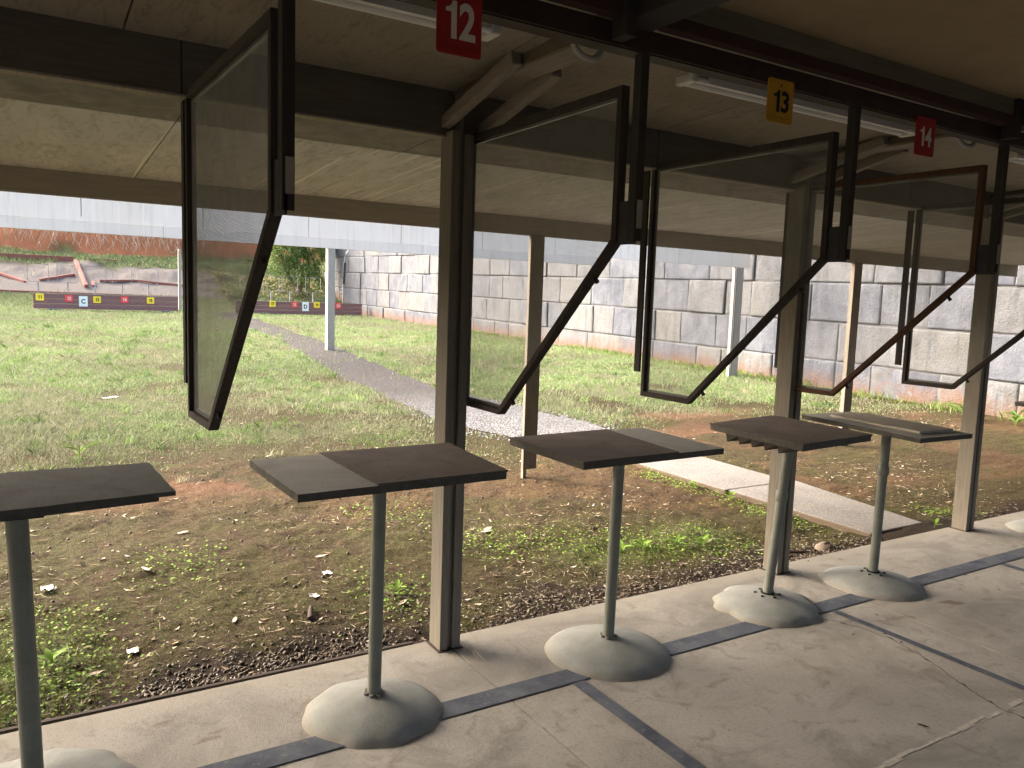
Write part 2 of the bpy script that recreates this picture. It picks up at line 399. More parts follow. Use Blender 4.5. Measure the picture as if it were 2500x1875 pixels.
def ground_masks(x, y):
    n = fbm(x*.55, y*.55, 21); n2 = fbm(x*1.6, y*1.6, 31, 5); n3 = fbm(x*.25, y*.25, 41)
    n4 = fbm(x*.9, y*.9, 57, 5)
    grass = np.clip((y-6.2-3*(n-.5))/4.2, 0, 1)*(.66+.5*(n2-.35))*np.clip(.35+3.2*(n4-.36)+.5*np.clip((2.2-x)/2, 0, 1)*np.clip((y-7)/2, 0, 1)+np.clip((y-13)/12, 0, .5), .12, 1.1)
    red = np.clip(1-np.abs(y-7.2-1.6*(n3-.5))/2.2, 0, 1)*.72*np.clip((n2-.40)*5, 0, 1)
    red = np.maximum(red, .8*np.clip(1-np.hypot((x-1.1)/1.2, (y-5.8)/.8), 0, 1)*np.clip(.3+2.2*(n2-.4), 0, 1))
    red = np.maximum(red, np.clip(1-np.hypot((x-8.5)/2.5, (y-8.6)/.7), 0, 1)*1.1)
    red = np.maximum(red, .6*np.clip(1-np.hypot((x-7.5)/1.6, (y-4.6)/.8), 0, 1))
    right = np.clip((x-6.2)/.6, 0, 1)*np.clip((8.5-y)/1.5, 0, 1)
    grass = grass*(1-.75*right)
    corner = np.clip(1-np.hypot((x+.15)/.75, (y-3.9)/1.1), 0, 1)
    strip = np.clip(1-np.abs(y-4.1)/.6, 0, 1)*np.clip((x-2.6)/.5, 0, 1)*np.clip((4.9-x)/.6, 0, 1)
    grass = np.maximum(grass, np.maximum(corner*.9, strip*.75))
    dark = np.clip((3.75-y+(n2-.5)*.7)/.35, 0, 1)*(1-.8*corner)
    dark = np.maximum(dark, .45*np.clip((n-.58)*6, 0, 1)*np.clip((6-y)/1, 0, 1))
    bank = np.clip((y-40.1)/.3, 0, 1)
    sandm = bank*np.clip((45.2-y+(n-.5)*2.2)/.6, 0, 1)*np.clip((8.6-x+(n2-.5)*3)/1.2, 0, 1)
    clay = np.clip((y-47.9+(n-.5)*2)/.7, 0, 1)
    grass = grass*(1-sandm)*(1-clay)
    wl = np.clip((x-13.0)/.6, 0, 1); grass = grass*(1-.35*wl*(y < 12))
    red = np.maximum(red, .5*np.clip((fbm(x*.8, y*.8, 91, 5)-.46)*7, 0, 1)*np.clip((8-y)/1.5, 0, 1)*np.clip((y-3.7)/.6, 0, 1))
    red = np.maximum(red, .42*right*np.clip(.4+1.6*(n2-.4), 0, 1))
    return grass, red, dark, sandm, clay
def axis(segs):
    out = []
    for a, b, st in segs: out += list(np.arange(a, b, st))
    return np.array(out+[segs[-1][1]])
gx = axis([(-400, -40, 40), (-40, -8, 4), (-8, -1.5, .5), (-1.5, 6.4, .025), (6.4, 7.5, .045), (7.5, 15, .15), (15, 30, 1.5), (30, 400, 40)])
gy = axis([(-400, -20, 40), (-20, 3, 1.5), (3, 6.2, .025), (6.2, 8, .045), (8, 12, .1), (12, 37, .4), (37, 56, .25), (56, 80, 3), (80, 400, 40)])
X, Y = np.meshgrid(gx, gy); Z = zg(X, Y)
nx, ny = len(gx), len(gy)
def grid_mesh(name, V, nx, ny, mat):
    idx = np.arange(nx*ny).reshape(ny, nx)
    q = np.stack([idx[:-1, :-1], idx[:-1, 1:], idx[1:, 1:], idx[1:, :-1]], -1).reshape(-1, 4)
    me = bpy.data.meshes.new(name); me.vertices.add(len(V)); me.vertices.foreach_set('co', np.ascontiguousarray(V, np.float32).ravel())
    me.loops.add(q.size); me.loops.foreach_set('vertex_index', q.ravel().astype(np.int32))
    me.polygons.add(len(q)); me.polygons.foreach_set('loop_start', np.arange(0, q.size, 4, dtype=np.int32))
    me.update(calc_edges=True); me.validate(); me.polygons.foreach_set('use_smooth', np.ones(len(q), bool)); me.materials.append(M[mat])
    o = bpy.data.objects.new(name, me); COL.objects.link(o); return o
g = grid_mesh('ground', np.stack([X.ravel(), Y.ravel(), Z.ravel()], 1), nx, ny, 'ground'); tag(g, kind='structure')
for nm, arr in zip(('grass', 'red', 'dark', 'sand', 'clay'), ground_masks(X.ravel(), Y.ravel())):
    a = g.data.attributes.new(nm, 'FLOAT', 'POINT'); a.data.foreach_set('value', arr.astype(np.float32))

def poly_mesh(name, V, F, cols, mat, per_vert):
    """V (n,3) with F (m,k) equal-sided faces and a per-vertex colour"""
    k = F.shape[1]; me = bpy.data.meshes.new(name); me.vertices.add(len(V)); me.vertices.foreach_set('co', np.ascontiguousarray(V, np.float32).ravel())
    me.loops.add(F.size); me.loops.foreach_set('vertex_index', F.ravel().astype(np.int32))
    me.polygons.add(len(F)); me.polygons.foreach_set('loop_start', np.arange(0, F.size, k, dtype=np.int32)); me.update(calc_edges=True)
    a = me.attributes.new('col', 'FLOAT_COLOR', 'POINT'); c4 = np.ones((len(V), 4), np.float32); c4[:, :3] = np.repeat(cols, per_vert, 0); a.data.foreach_set('color', c4.ravel())
    me.materials.append(M[mat]); o = bpy.data.objects.new(name, me); COL.objects.link(o); return o
def pick(palette, n, jit=.25):
    p = np.array([c for c, w in palette]); w = np.array([w for c, w in palette], float)
    return p[rng.choice(len(p), n, p=w/w.sum())]*(1+jit*(rng.random((n, 1))*2-1))

# gravel path
cl = [(5.85, 6.45, 1.05, 1), (5.75, 7.2, 1.5, 1), (5.6, 8.2, 1.9, 1), (5.45, 9.2, 1.9, .95), (5.4, 10.3, 1.75, .5), (5.25, 11.6, 1.25, .05), (5.45, 14, 1.35, 0), (5.9, 18, 1.25, 0), (6.4, 22, 1.2, 0), (6.7, 26, 1.2, 0), (7.3, 34, 1.3, 0), (7.4, 37.5, 1.8, 0)]
cl = np.array(cl); ts = np.linspace(6.45, 37.5, 260); px = np.interp(ts, cl[:, 1], cl[:, 0]); pw = np.interp(ts, cl[:, 1], cl[:, 2]); pp = np.interp(ts, cl[:, 1], cl[:, 3])
k = np.linspace(-1, 1, 15); PX = px[:, None]+k[None]*pw[:, None]/2*(1+.35*(vn(ts*1.3, ts*0+np.sign(1), 5)[:, None]-.5)+.25*(vn(ts[:, None]*2.1+k*0, np.sign(k)[None]*9+ts[:, None]*0, 9)-.5)); PY = np.repeat(ts[:, None], 15, 1)+.0*PX
PZ = zg(PX, PY)+.006+.01*(1-k[None]**2)
gp = grid_mesh('gravel_path', np.stack([PX.ravel(), PY.ravel(), PZ.ravel()], 1), 15, 260, 'gravel'); tag(gp, kind='structure')
a = gp.data.attributes.new('pale', 'FLOAT', 'POINT'); a.data.foreach_set('value', np.repeat(pp, 15).astype(np.float32))

# concrete path
mb = MB()
for y0, y1 in ((3.45, 4.9), (4.906, 6.38)):
    mb.prism([(5.34, y0), (6.02 if y0 < 4 else 6.23, y0), (6.3, y1), (5.37, y1)], -.3, -.058)
root_mesh(mb, 'concrete_path', 'path', kind='structure', bevel=.012)

# floor slab, joints, lines
mb = MB(); xs = [-14, -9.3, -7.1, -4.9, -2.75, -.6, 1.605, 3.9, 6.02, 8.2, 10.4, 12.6]
for a_, b_ in zip(xs[:-1], xs[1:]): mb.box(a_+.0038, b_-.0038, -5, 3.165, -.35, 0)
slab = root_mesh(mb, 'floor_slab', 'floor', kind='structure')
MB().box(-14, 12.6, -5, 3.1, -.36, -.02).build('slab_base', 'joint', slab)
mb = MB()
def quad(mb, pts, z=.004): mb.add([(x, y, z) for x, y in pts], [tuple(range(len(pts)))])
quad(mb, [(-14, 2.52), (12.5, 2.52), (12.5, 2.63), (-14, 2.63)])
for xa, w in ((-3.2, .06), (-1.5, .06), (.2, .06), (1.93, .065), (3.62, .045), (5.32, .06), (7.0, .06)):
    quad(mb, [(xa-w/2, -1.5), (xa+w/2, -1.5), (xa+w/2, 2.515), (xa-w/2, 2.515)])
root_mesh(mb, 'floor_line', 'line', kind='structure')
mb = MB()
n = 70; xs_ = np.linspace(2.35, 9, n)
for i in range(n-1):
    if random.random() < .8:
        w = .004+.012*random.random(); yy = 1.519+.012*(random.random()-.5)
        quad(mb, [(xs_[i], yy-w), (xs_[i+1]-.004*random.random(), yy-w*random.uniform(.6, 1)), (xs_[i+1], yy+w*random.uniform(.6, 1)), (xs_[i], yy+w)], .0012)
root_mesh(mb, 'worn_floor_line', 'worn', kind='structure')
ck = [(3.44, 2.49), (3.5, 2.44), (3.55, 2.32), (3.57, 2.16), (3.53, 2.0), (3.48, 1.86), (3.41, 1.71), (3.38, 1.63), (3.35, 1.52), (3.35, 1.44), (3.3, 1.2), (3.1, .8)]
pts = []
for (xa, ya), (xb, yb) in zip(ck[:-1], ck[1:]):
    for t in np.linspace(0, 1, 7)[:-1]: pts.append((xa+(xb-xa)*t+random.uniform(-.008, .008), ya+(yb-ya)*t+random.uniform(-.005, .005)))
mb = MB()
for i in range(len(pts)-1):
    w0, w1 = (.0022 if i % 9 else .006), (.0022 if (i+1) % 9 else .006)
    quad(mb, [(pts[i][0]-w0, pts[i][1]), (pts[i+1][0]-w1, pts[i+1][1]), (pts[i+1][0]+w1, pts[i+1][1]), (pts[i][0]+w0, pts[i][1])], .0015)
mb.build('floor_crack', 'joint', slab)
mb = MB()
for xa, xb, y, z in ((-6, -.2, 3.2, -.04), (-.19, 1.48, 3.195, -.043), (1.7, 3.75, 3.185, -.07), (4.0, 5.3, 3.185, -.07), (6.4, 12.6, 3.19, -.08)):
    mb.bar((xa, y, z), (xb, y+.006, z-.006), .018, .09)
root_mesh(mb, 'edge_board', 'edge_timber', 'weathered dark timber board along the front edge of the concrete slab', 'edging')

# ------------------------------------------------------------------ shelter
sh = thing('shooting_shelter', (0, 3.1, 0), 'long open fronted timber shelter with low flat ceiling over the concrete slab', 'shelter')
POSTS = [(1.54, 0), (3.80, 0), (5.87, 0)]
RX = [-2.8, -.66, 1.57, 3.80, 5.93, 8.1, 10.3]
mb = MB(); ws = [-14, .485, 2.74, 4.9, 7.0, 12.6]
for a_, b_ in zip(ws[:-1], ws[1:]): mb.box(a_+.002, b_-.002, 3.10+.004*(a_ > .4), 3.15, 2.287, 2.48)
mb.build('header_beam', 'header_timber', sh, .003)
MB().box(-14, 12.6, 3.102, 3.16, 2.279, 2.2865).build('header_lit_edge', 'brace_timber', sh)  # lit lower edge of the header, painted as a paler strip
mb = MB(); mb.box(-14, 12.6, 6.15, 6.20, 2.183, 2.352); mb.build('fascia_board', 'fascia_timber', sh, .004)
def sloped(mb, x0, x1, y0, z0, y1, z1, th=.02):
    mb.add([(x0, y0, z0), (x1, y0, z0), (x1, y1, z1), (x0, y1, z1), (x0, y0, z0+th), (x1, y0, z0+th), (x1, y1, z1+th), (x0, y1, z1+th)],
           [(3, 2, 1, 0), (4, 5, 6, 7), (0, 1, 5, 4), (2, 3, 7, 6), (1, 2, 6, 5), (0, 4, 7, 3)])
zs = lambda y: 2.47-.041*(y-3.15)
sx_ = [-14]+[x for x in np.arange(-11.55, 12, 1.22)]+[12.6]
mb = MB(); mw = MB(); mc = MB()
for a_, b_ in zip(sx_[:-1], sx_[1:]):
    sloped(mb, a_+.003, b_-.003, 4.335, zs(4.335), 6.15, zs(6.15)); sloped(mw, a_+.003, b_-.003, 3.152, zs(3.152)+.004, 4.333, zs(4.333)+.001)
    sloped(mc, a_-.35+.003, b_-.35-.003, 1.955, 2.519, 3.10, 2.472)
mb.build('soffit_board', 'soffit', sh); mw.build('shaded_soffit_board', 'soffit_shade', sh); mc.build('ceiling_board', 'ceiling', sh)  # the darker boards next to the header stand for a band of shade
mb = MB(); mb.box(-14, 12.6, -5, 6.25, 2.75, 2.85); mb.build('roof_sheet', 'galv', sh)
mb = MB(); sloped(mb, -14, 12.6, 1.96, 2.556, -5, 2.62); mb.build('rear_ceiling', 'rear_ceiling', sh)
mb = MB(); mb.box(-14, 12.6, 6.21, 6.25, 2.22, 2.84); mb.build('gutter_board', 'fascia_timber', sh)
mb = MB(); mb.box(-14, 12.6, -5.1, -5, 0, 1.0); mb.build('unseen_rear_wall', 'ceiling', sh)  # unseen rear wall, kept low so fill light enters from behind
mb = MB(); mb.box(-14, 12.6, 1.98, 2.02, 2.387, 2.452); mb.box(-14, 12.6, 1.992, 2.05, 2.383, 2.3868); mb.build('purlin', 'purlin', sh)
b1, b2 = MB(), MB()
for a_, b_ in zip(RX[:-1], RX[1:]):
    b1.box(a_+.125, b_-.005, 1.915, 1.955, 2.447, 2.487); b2.box(a_+.125, b_-.005, 1.92, 1.955, 2.4872, 2.565)
b1.build('red_batten', 'red_timber', sh); b2.build('beam_board', 'beam_board', sh)
for x in RX:
    mb = MB(); mb.box(x, x+.12, 1.98, 3.098, 2.454, 2.53); mb.build('rafter', 'rafter_timber', sh, .003); MB().box(x, x+.12, -5, 1.979, 2.448, 2.60).build('steel_arm', 'rail_steel', sh)
    MB().box(x+.002, x+.118, 1.981, 3.09, 2.446, 2.4535).build('rafter_lit_face', 'brace_timber', sh)  # paler sheet gives the rafter underside its lit look by colour
    MB().box(x-.045, x-.003, 1.90, 1.965, 2.39, 2.60).build('bracket', 'rail_steel', sh)
    for dx in (-.03, .148):
        dz = 0 if dx < 0 else .015
        MB().bar((x+dx, 3.13, 2.335-dz), (x+dx, 2.54, 2.475-dz), .044, .05).build('knee_brace', 'brace_timber', sh, .003)
def post(x):
    mb = MB()
    mb.box(x, x+.04, 3.04, 3.15, 0.004, 2.30); mb.box(x+.04, x+.062, 3.058, 3.15, .004, 2.46); mb.box(x+.062, x+.104, 3.04, 3.15, .004, 2.29)
    p = mb.build('post', 'post_timber', sh, .003)
    MB().box(x-.012, x+.116, 3.03, 3.16, .0, .004).build('post_foot', 'edge_timber', p if False else sh)
for x, _ in POSTS: post(x)
for x, stub in ((3.93, True), (8.68, False)):
    mb = MB(); mb.box(x, x+.15, 6.12, 6.148, .0 if stub else -.14, 2.19); mb.box(x+.02, x+.055, 6.148, 6.19, -.2, 2.18)
    mb.build('front_post', 'post_timber', sh, .003)

# ------------------------------------------------------------------ lane screens
def fine_mesh(name, poly, parent, x, pitch=.0042, r=.00038):
    """woven wire clipped to a convex polygon in the YZ plane"""
    P = np.array(poly); V = []; F = []
    def span(c, ax):
        o = 1-ax; hits = []
        for i in range(len(P)):
            a, b = P[i], P[(i+1) % len(P)]
            if (a[ax]-c)*(b[ax]-c) < 0: hits.append(a[o]+(b[o]-a[o])*(c-a[ax])/(b[ax]-a[ax]))
        return (min(hits), max(hits)) if len(hits) == 2 else None
    for ax in (0, 1):
        for c in np.arange(P[:, ax].min()+pitch/2, P[:, ax].max(), pitch):
            sp = span(c, ax)
            if not sp: continue
            o = len(V)
            for e in sp:
                for k in range(3):
                    a = 2*math.pi*k/3; dx, dc = r*math.cos(a), r*math.sin(a)
                    V.append((x+dx, c+dc, e) if ax == 0 else (x+dx, e, c+dc))
            F += [(o+k, o+(k+1) % 3, o+3+(k+1) % 3, o+3+k) for k in range(3)]
    mb = MB(); mb.add(V, F); return mb.build(name, 'wire', parent)
def make_screen(x, label, mat, mesh_src=None):
    t = thing('lane_screen', (x, 2.6, 1.115), label, 'screen', 'mesh screens hung between the firing lanes')
    out = [(3.14, 2.305), (2.075, 2.305), (2.075, 1.80), (2.795, 1.115), (3.14, 1.115)]
    inn = [(3.115, 2.277), (2.101, 2.277), (2.101, 1.811), (2.806, 1.141), (3.115, 1.141)]
    mb = MB()
    for i in range(5):
        j = (i+1) % 5; q = [out[i], out[j], inn[j], inn[i]]; dx = .0
        mb.prism(q, x-.017, x+.017, 'x')
        # glazing bead, stepped back from the face
    mb.build('frame', mat, t, .003)
    mb = MB()
    for i in range(5):
        j = (i+1) % 5; c = Vector((sum(p[0] for p in inn)/5, sum(p[1] for p in inn)/5))
        s_ = lambda p, f: (p[0]+(c.x-p[0])*f, p[1]+(c.y-p[1])*f)
        mb.prism([inn[i], inn[j], s_(inn[j], .02), s_(inn[i], .02)], x+.002, x+.012, 'x')
    mb.build('bead', 'bead', t)
    fine_mesh('mesh_panel', inn, t, x)
    mb = MB(); mb.box(x-.014, x-.009, 1.987, 2.022, 1.80, 2.387); mb.box(x-.009, x+.018, 1.987, 1.993, 1.80, 2.387); mb.build('hanger', 'rail_steel', t)
    MB().prism([(1.987, 1.93), (2.073, 1.93), (2.073, 1.79), (1.987, 1.79)], x-.008, x-.001, 'x').build('hanger_plate', 'plate', t)
    MB().box(x-.006, x+.015, 1.983, 1.9858, 1.84, 1.93).build('pale_tag', 'tag', t)
    mb = MB(); mb.box(x-.02, x-.008, 3.155, 3.19, 1.24, 2.278); mb.box(x-.02, x+.012, 3.19, 3.196, 1.24, 2.278); mb.build('rear_rail', 'rail_steel', t)
    for y, z in ((2.2, 1.684), (2.72, 1.188)): MB().tube([(x, y, z), (x, y-.016, z-.017)], [.007, .009], 8).build('bolt', 'rail_steel', t)
    return t
s1 = make_screen(.534, 'dark framed mesh screen seen almost edge on, left of the sign numbered 12', 'frame_dark')
s1.rotation_euler.z = R(1.8)
def screen_copy(x, label, rz=0, mat=None):
    c = copy_tree(s1, (x, 2.6, 1.115), rz); c['label'] = label
    if mat:
        for ch in c.children:
            if ch.name.startswith('frame') :
                ch.data = ch.data.copy(); ch.data.materials[0] = M[mat]
    return c
screen_copy(1.68, 'dark framed mesh screen beside the nearest timber post, below the sign 12')
screen_copy(2.755, 'grey brown framed mesh screen hanging below the yellow sign 13', R(.6))
screen_copy(3.86, 'rusty brown framed mesh screen hanging below the red sign 14', R(1), 'frame_rust')
screen_copy(5.08, 'dark framed mesh screen cut off by the right edge of the photo', R(1))

# ------------------------------------------------------------------ overhead number signs
def sign(x0, x1, z0, z1, mat, ink, txt, h, label, hole=False, sx=.72, bold=.02):
    t = thing('lane_sign', ((x0+x1)/2, 1.965, z0), label, 'sign', 'lane number signs on the purlin')
    r = .007; c = [(x0+r, z0), (x1-r, z0), (x1, z0+r), (x1, z1-r), (x1-r, z1), (x0+r, z1), (x0, z1-r), (x0, z0+r)]
    MB().prism(c, 1.972, 1.976, 'y').build('sign_plate', mat, t)
    MB().box(x0+.006, x1-.006, 1.9705, 1.972, z0+.016, z0+.0175).build('sign_fold', mat, t)
    text_mesh(txt, h, (x0+x1)/2, z0+(z1-z0)*.5, 1.9708, ink, t, sx, bold)
    if hole: MB().tube([((x0+x1)/2, 1.9712, z1-.02), ((x0+x1)/2, 1.9725, z1-.02)], .004, 8).build('hole', 'dark', t)
    t.rotation_euler.y = R(random.uniform(-.6, .6)); return t
sign(.944, 1.08, 2.25, 2.43, 'red', 'ink_white', '12', .098, 'red sign with white number 12 hanging from the dark purlin', sx=.78, bold=.03)
sign(2.232, 2.366, 2.255, 2.405, 'yellow', 'ink_black', '13', .075, 'yellow sign with black number 13 hanging from the dark purlin', True, 1.0, .03)
sign(3.125, 3.26, 2.25, 2.405, 'red', 'ink_white', '14', .078, 'red sign with white number 14 hanging from the dark purlin', sx=.84, bold=.03)

# ------------------------------------------------------------------ battens lights and conduits
def batten(x0, label):
    L = 1.47; t = thing('batten_light', (x0, 2.3, 2.43), label, 'light', 'unlit fluorescent battens on the ceiling')
    MB().box(x0+.06, x0+L-.08, 2.29, 2.345, 2.463, 2.499).build('batten_body', 'batten', t, .004)
    for y in (2.275, 2.335):
        MB().tube([(x0+.03, y, 2.45), (x0+L-.03, y, 2.45)], .013, 12).build('tube', 'tube', t)
    for a_ in (x0, x0+L-.035):
        MB().box(a_, a_+.035, 2.26, 2.35, 2.435, 2.468).build('end_cap', 'batten', t, .006)
    MB().box(x0+.09, x0+L-.1, 2.255, 2.262, 2.437, 2.462).build('reflector', 'batten', t)
    return t
b0 = batten(-.16, 'white unlit twin tube batten on the ceiling behind the red sign 12')
for x, lb in ((2.14, 'white unlit twin tube batten on the ceiling behind the yellow sign 13'), (4.5, 'white unlit twin tube batten whose end shows at the right edge')):
    c = copy_tree(b0, (x, 2.3, 2.43)); c['label'] = lb
for pts_, lb in (([(1.505, 2.15, 2.49), (1.509, 2.15, 2.44), (1.525, 2.15, 2.405), (1.56, 2.15, 2.388), (1.595, 2.15, 2.388), (1.617, 2.15, 2.402), (1.626, 2.15, 2.425), (1.63, 2.15, 2.45)], 'grey corrugated conduit looped under the rafter beside sign 12'),
                 ([(3.7, 2.15, 2.49), (3.71, 2.15, 2.44), (3.745, 2.15, 2.418), (3.785, 2.15, 2.40), (3.84, 2.15, 2.393), (3.875, 2.15, 2.408), (3.89, 2.15, 2.43), (3.895, 2.15, 2.45)], 'grey conduit looped under the rafter right of sign 14')):
    P = np.array(pts_); tt = np.linspace(0, len(P)-1, 60); fine = np.stack([np.interp(tt, range(len(P)), P[:, i]) for i in range(3)], 1)
    for _ in range(4): fine[1:-1] = (fine[:-2]+2*fine[1:-1]+fine[2:])/4
    root_mesh(MB().tube([tuple(p) for p in fine], [.0115 if i % 2 else .0095 for i in range(60)], 10), 'conduit', 'conduit', lb, 'conduit', 'looped conduits under the rafters')

# ------------------------------------------------------------------ shooting tables
def dome(mb, cx, cy, r, h, seed, wav):
    n, m = 96, 14; vs = [(cx, cy, h)]; fs = []
    for j in range(1, m+1):
        f = j/m
        for k in range(n):
            a = 2*math.pi*k/n
            w = 1+f**5*wav*(.6*math.sin(2*a+seed)+.6*math.sin(5*a+2.1*seed)+.8*abs(math.sin(5.5*a+seed*3.3))-.5+.4*math.sin(9*a+seed*1.7))
            z = (h-.012)*(.6*(1-f*f)+.4*(1-f)**1.0)*(.97+.03*f*math.sin(3*a+seed*5))+.012*(1-f**14)
            vs.append((cx+math.cos(a)*r*f*w, cy+math.sin(a)*r*f*w, max(z, 0) if j < m else 0))
    fs += [(0, 1+k, 1+(k+1) % n) for k in range(n)]
    fs += [(1+(j-1)*n+k, 1+j*n+k, 1+j*n+(k+1) % n, 1+(j-1)*n+(k+1) % n) for j in range(1, m) for k in range(n)]
    mb.add(vs, fs, True)
def slab_poly(poly, z0, z1, jag=0):
    out = []
    for i in range(len(poly)):
        a, b = poly[i], poly[(i+1) % len(poly)]; n = 14 if jag else 1
        for k in range(n):
            f = k/n; out.append((a[0]+(b[0]-a[0])*f+(random.uniform(-jag, jag) if k else 0), a[1]+(b[1]-a[1])*f+(random.uniform(-jag, jag) if k else 0)))
    m = MB().prism(out, z0, z1); m.mi = [0, 0]+[1]*(len(m.f)-2); return m
G = 'pedestal shooting tables along the firing line'
def table(bx, by, tx, ty, r, label, holes, wav, seed, sleeve, h=.08, pr_=.026):
    t = thing('shooting_table', (bx, by, 0), label, 'table', G)
    mb = MB(); dome(mb, bx, by, r, h, seed, wav); b = mb.build('base', 'base', t)
    zr = lambda d: (h-.012)*(.6*(1-(d/r)**2)+.4*(1-d/r))+.012
    if holes:
        mb = MB()
        for k in range(6):
            a = 2*math.pi*k/6+.3; q = (bx+.062*math.cos(a), by+.062*math.sin(a)); mb.tube([(q[0], q[1], h-.03), (q[0], q[1], zr(.062)+.0025)], .009, 10)
        mb.tube([(bx, by, h-.03), (bx, by, zr(.037)+.004)], .036, 14); mb.build('bolt_hole', 'dark', b)
    else:
        mb = MB()
        for k in range(7): a = k*.9+seed; mb.tube([(bx+.03*math.cos(a), by+.03*math.sin(a), h-.02), (bx+.031*math.cos(a), by+.031*math.sin(a), zr(.03)+.006)], .007+.004*random.random(), 6)
        mb.build('mortar_blob', 'top_edge', b)
    MB().tube([(bx, by, h-.02), (tx, ty, .925)], pr_, 20).build('pole', 'pole', t)
    if sleeve:
        f0, f1 = (sleeve-.05-.08)/.845, (sleeve+.01-.08)/.845; P0 = Vector((bx, by, .08)); D = Vector((tx-bx, ty-by, .845))
        MB().tube([P0+D*f0, P0+D*(f0+.012), P0+D*(f1-.01), P0+D*f1], [pr_+.001, pr_+.006, pr_+.006, pr_+.001], 20, False).build('sleeve', 'pole', t)
    MB().box(tx-.07, tx+.07, ty-.07, ty+.07, .915, .93).build('flange', 'rail_steel', t)
    return t
t1 = table(-.03, 2.69, -.05, 2.69, .285, 'shooting table with dark carpeted top cut off at the left edge', True, .045, 1.1, None, pr_=.03)
slab_poly([(-.46, 2.52), (.33, 2.62), (.335, 3.03), (-.44, 3.05)], .93, .95).build('tabletop', ['top_edge', 'cut_edge'], t1)
slab_poly([(-.465, 2.50), (.375, 2.59), (.353, 3.055), (-.45, 3.07)], .951, .966, .003).build('carpet', ['carpet_dark', 'cut_edge'], t1)
t2 = table(1.09, 2.70, 1.10, 2.70, .262, 'shooting table with bare grey left end and brown carpet, beside the nearest timber post', False, .032, 2.2, None)
slab_poly([(.712, 2.43), (1.503, 2.452), (1.545, 3.02), (.697, 3.01)], .93, .957, .002).build('tabletop', ['top_bare', 'cut_edge'], t2)
slab_poly([(.987, 2.436), (1.507, 2.449), (1.55, 3.025), (.975, 3.02)], .9575, .964, .0015).build('carpet', ['carpet', 'cut_edge'], t2)
t3 = table(2.226, 2.69, 2.24, 2.69, .288, 'shooting table with carpet on the left and bare board on the right, smooth round base', False, .006, 3.0, None)
slab_poly([(1.868, 2.462), (2.677, 2.482), (2.70, 3.075), (1.872, 3.037)], .93, .957).build('tabletop', ['top_bare', 'cut_edge'], t3)
slab_poly([(1.864, 2.458), (2.39, 2.47), (2.46, 3.068), (1.868, 3.04)], .9575, .964, .0015).build('carpet', ['carpet', 'cut_edge'], t3)
t4 = table(3.345, 2.73, 3.44, 2.73, .285, 'shooting table with fully carpeted top on a leaning pole and strongly scalloped base', True, .065, .6, .62)
slab_poly([(3.10, 2.385), (3.715, 2.445), (3.765, 3.115), (3.143, 3.02)], .928, .955).build('tabletop', ['top_bare', 'cut_edge'], t4)
slab_poly([(3.096, 2.381), (3.719, 2.441), (3.769, 3.119), (3.139, 3.024)], .9555, .964, .0015).build('carpet', ['carpet', 'cut_edge'], t4)
mb = MB()
for k in range(5):
    f = k/5; x0 = 3.135; y0 = 2.90-.42*f
    mb.prism([(y0, .927), (y0-.082, .927), (y0-.01, .885)], x0, x0+.16, 'x')
mb.build('toothed_strip', 'frame_dark', t4)
t5 = table(4.20, 2.68, 4.22, 2.68, .285, 'shooting table with narrow bare top carrying a loose mat, beside the far timber post', True, .028, 4.4, .70)
slab_poly([(3.90, 2.29), (4.355, 2.27), (4.47, 3.10), (4.02, 3.12)], .93, .955).build('tabletop', ['top_bare', 'cut_edge'], t5)
root_mesh(slab_poly([(4.03, 2.375), (4.325, 2.36), (4.42, 2.965), (4.125, 3.0)], .9558, .970, .002), 'carpet_mat', ['mat_pale', 'mat_pale'], 'small pale brown carpet mat lying loose on the far narrow tabletop', 'mat', bevel=.004)
t6 = table(6.47, 2.78, 6.6, 2.8, .25, 'shooting table mostly outside the right edge, base rim showing', False, .02, 5.0, None)
slab_poly([(6.28, 2.5), (7.1, 2.5), (7.1, 3.03), (6.30, 3.0)], .93, .96).build('tabletop', ['top_bare', 'cut_edge'], t6)

# ------------------------------------------------------------------ overhead baffles
bf = thing('overhead_baffle', (6, 12.05, 0), 'long pale concrete overhead baffle spanning the range in front of the block wall', 'baffle')
mb = MB(); sm = [.62+1.53*k for k in range(-9, 9)]
sm = [s for s in sm if s < 13]+[13.42]
for a_, b_ in zip(sm[:-1], sm[1:]): mb.box(a_+.005, b_-.005, 12.05, 12.11, 2.437, 2.96)
mb.box(-13, 13.4, 12.112, 12.16, 2.5, 2.95, mi=1)
mb.build('panel', ['panel', 'joint'], bf)
mb = MB(); bs = [-12, -5.5, 1.62, 5.6, 9.2]
for a_, b_ in zip(bs[:-1], bs[1:]): mb.box(a_+.003, b_-.003, 12.035, 12.11, 2.285, 2.432)
mb.build('beam', 'baffle_beam', bf)
mb = MB(); mb.box(13.09, 13.27, 12.06, 12.10, -.1, 2.436); mb.box(13.0, 13.03, 12.06, 12.14, -.1, 2.436); mb.box(13.03, 13.09, 12.11, 12.14, -.1, 2.436)
mb.build('post', 'pale_post', bf, .004)
MB().box(6.02, 6.14, 12.115, 12.2, -.1, 2.42).build('post', 'pale_post', bf)
bf2 = thing('overhead_baffle', (6, 18.6, 0), 'second pale overhead baffle further downrange, standing on a slim post by the gravel path', 'baffle')
MB().box(-6, 13, 18.6, 18.68, 2.67, 3.25).build('panel', 'panel', bf2)
MB().box(6.14, 6.32, 18.55, 18.72, .1, 2.668).build('post', 'pale_post', bf2, .005)

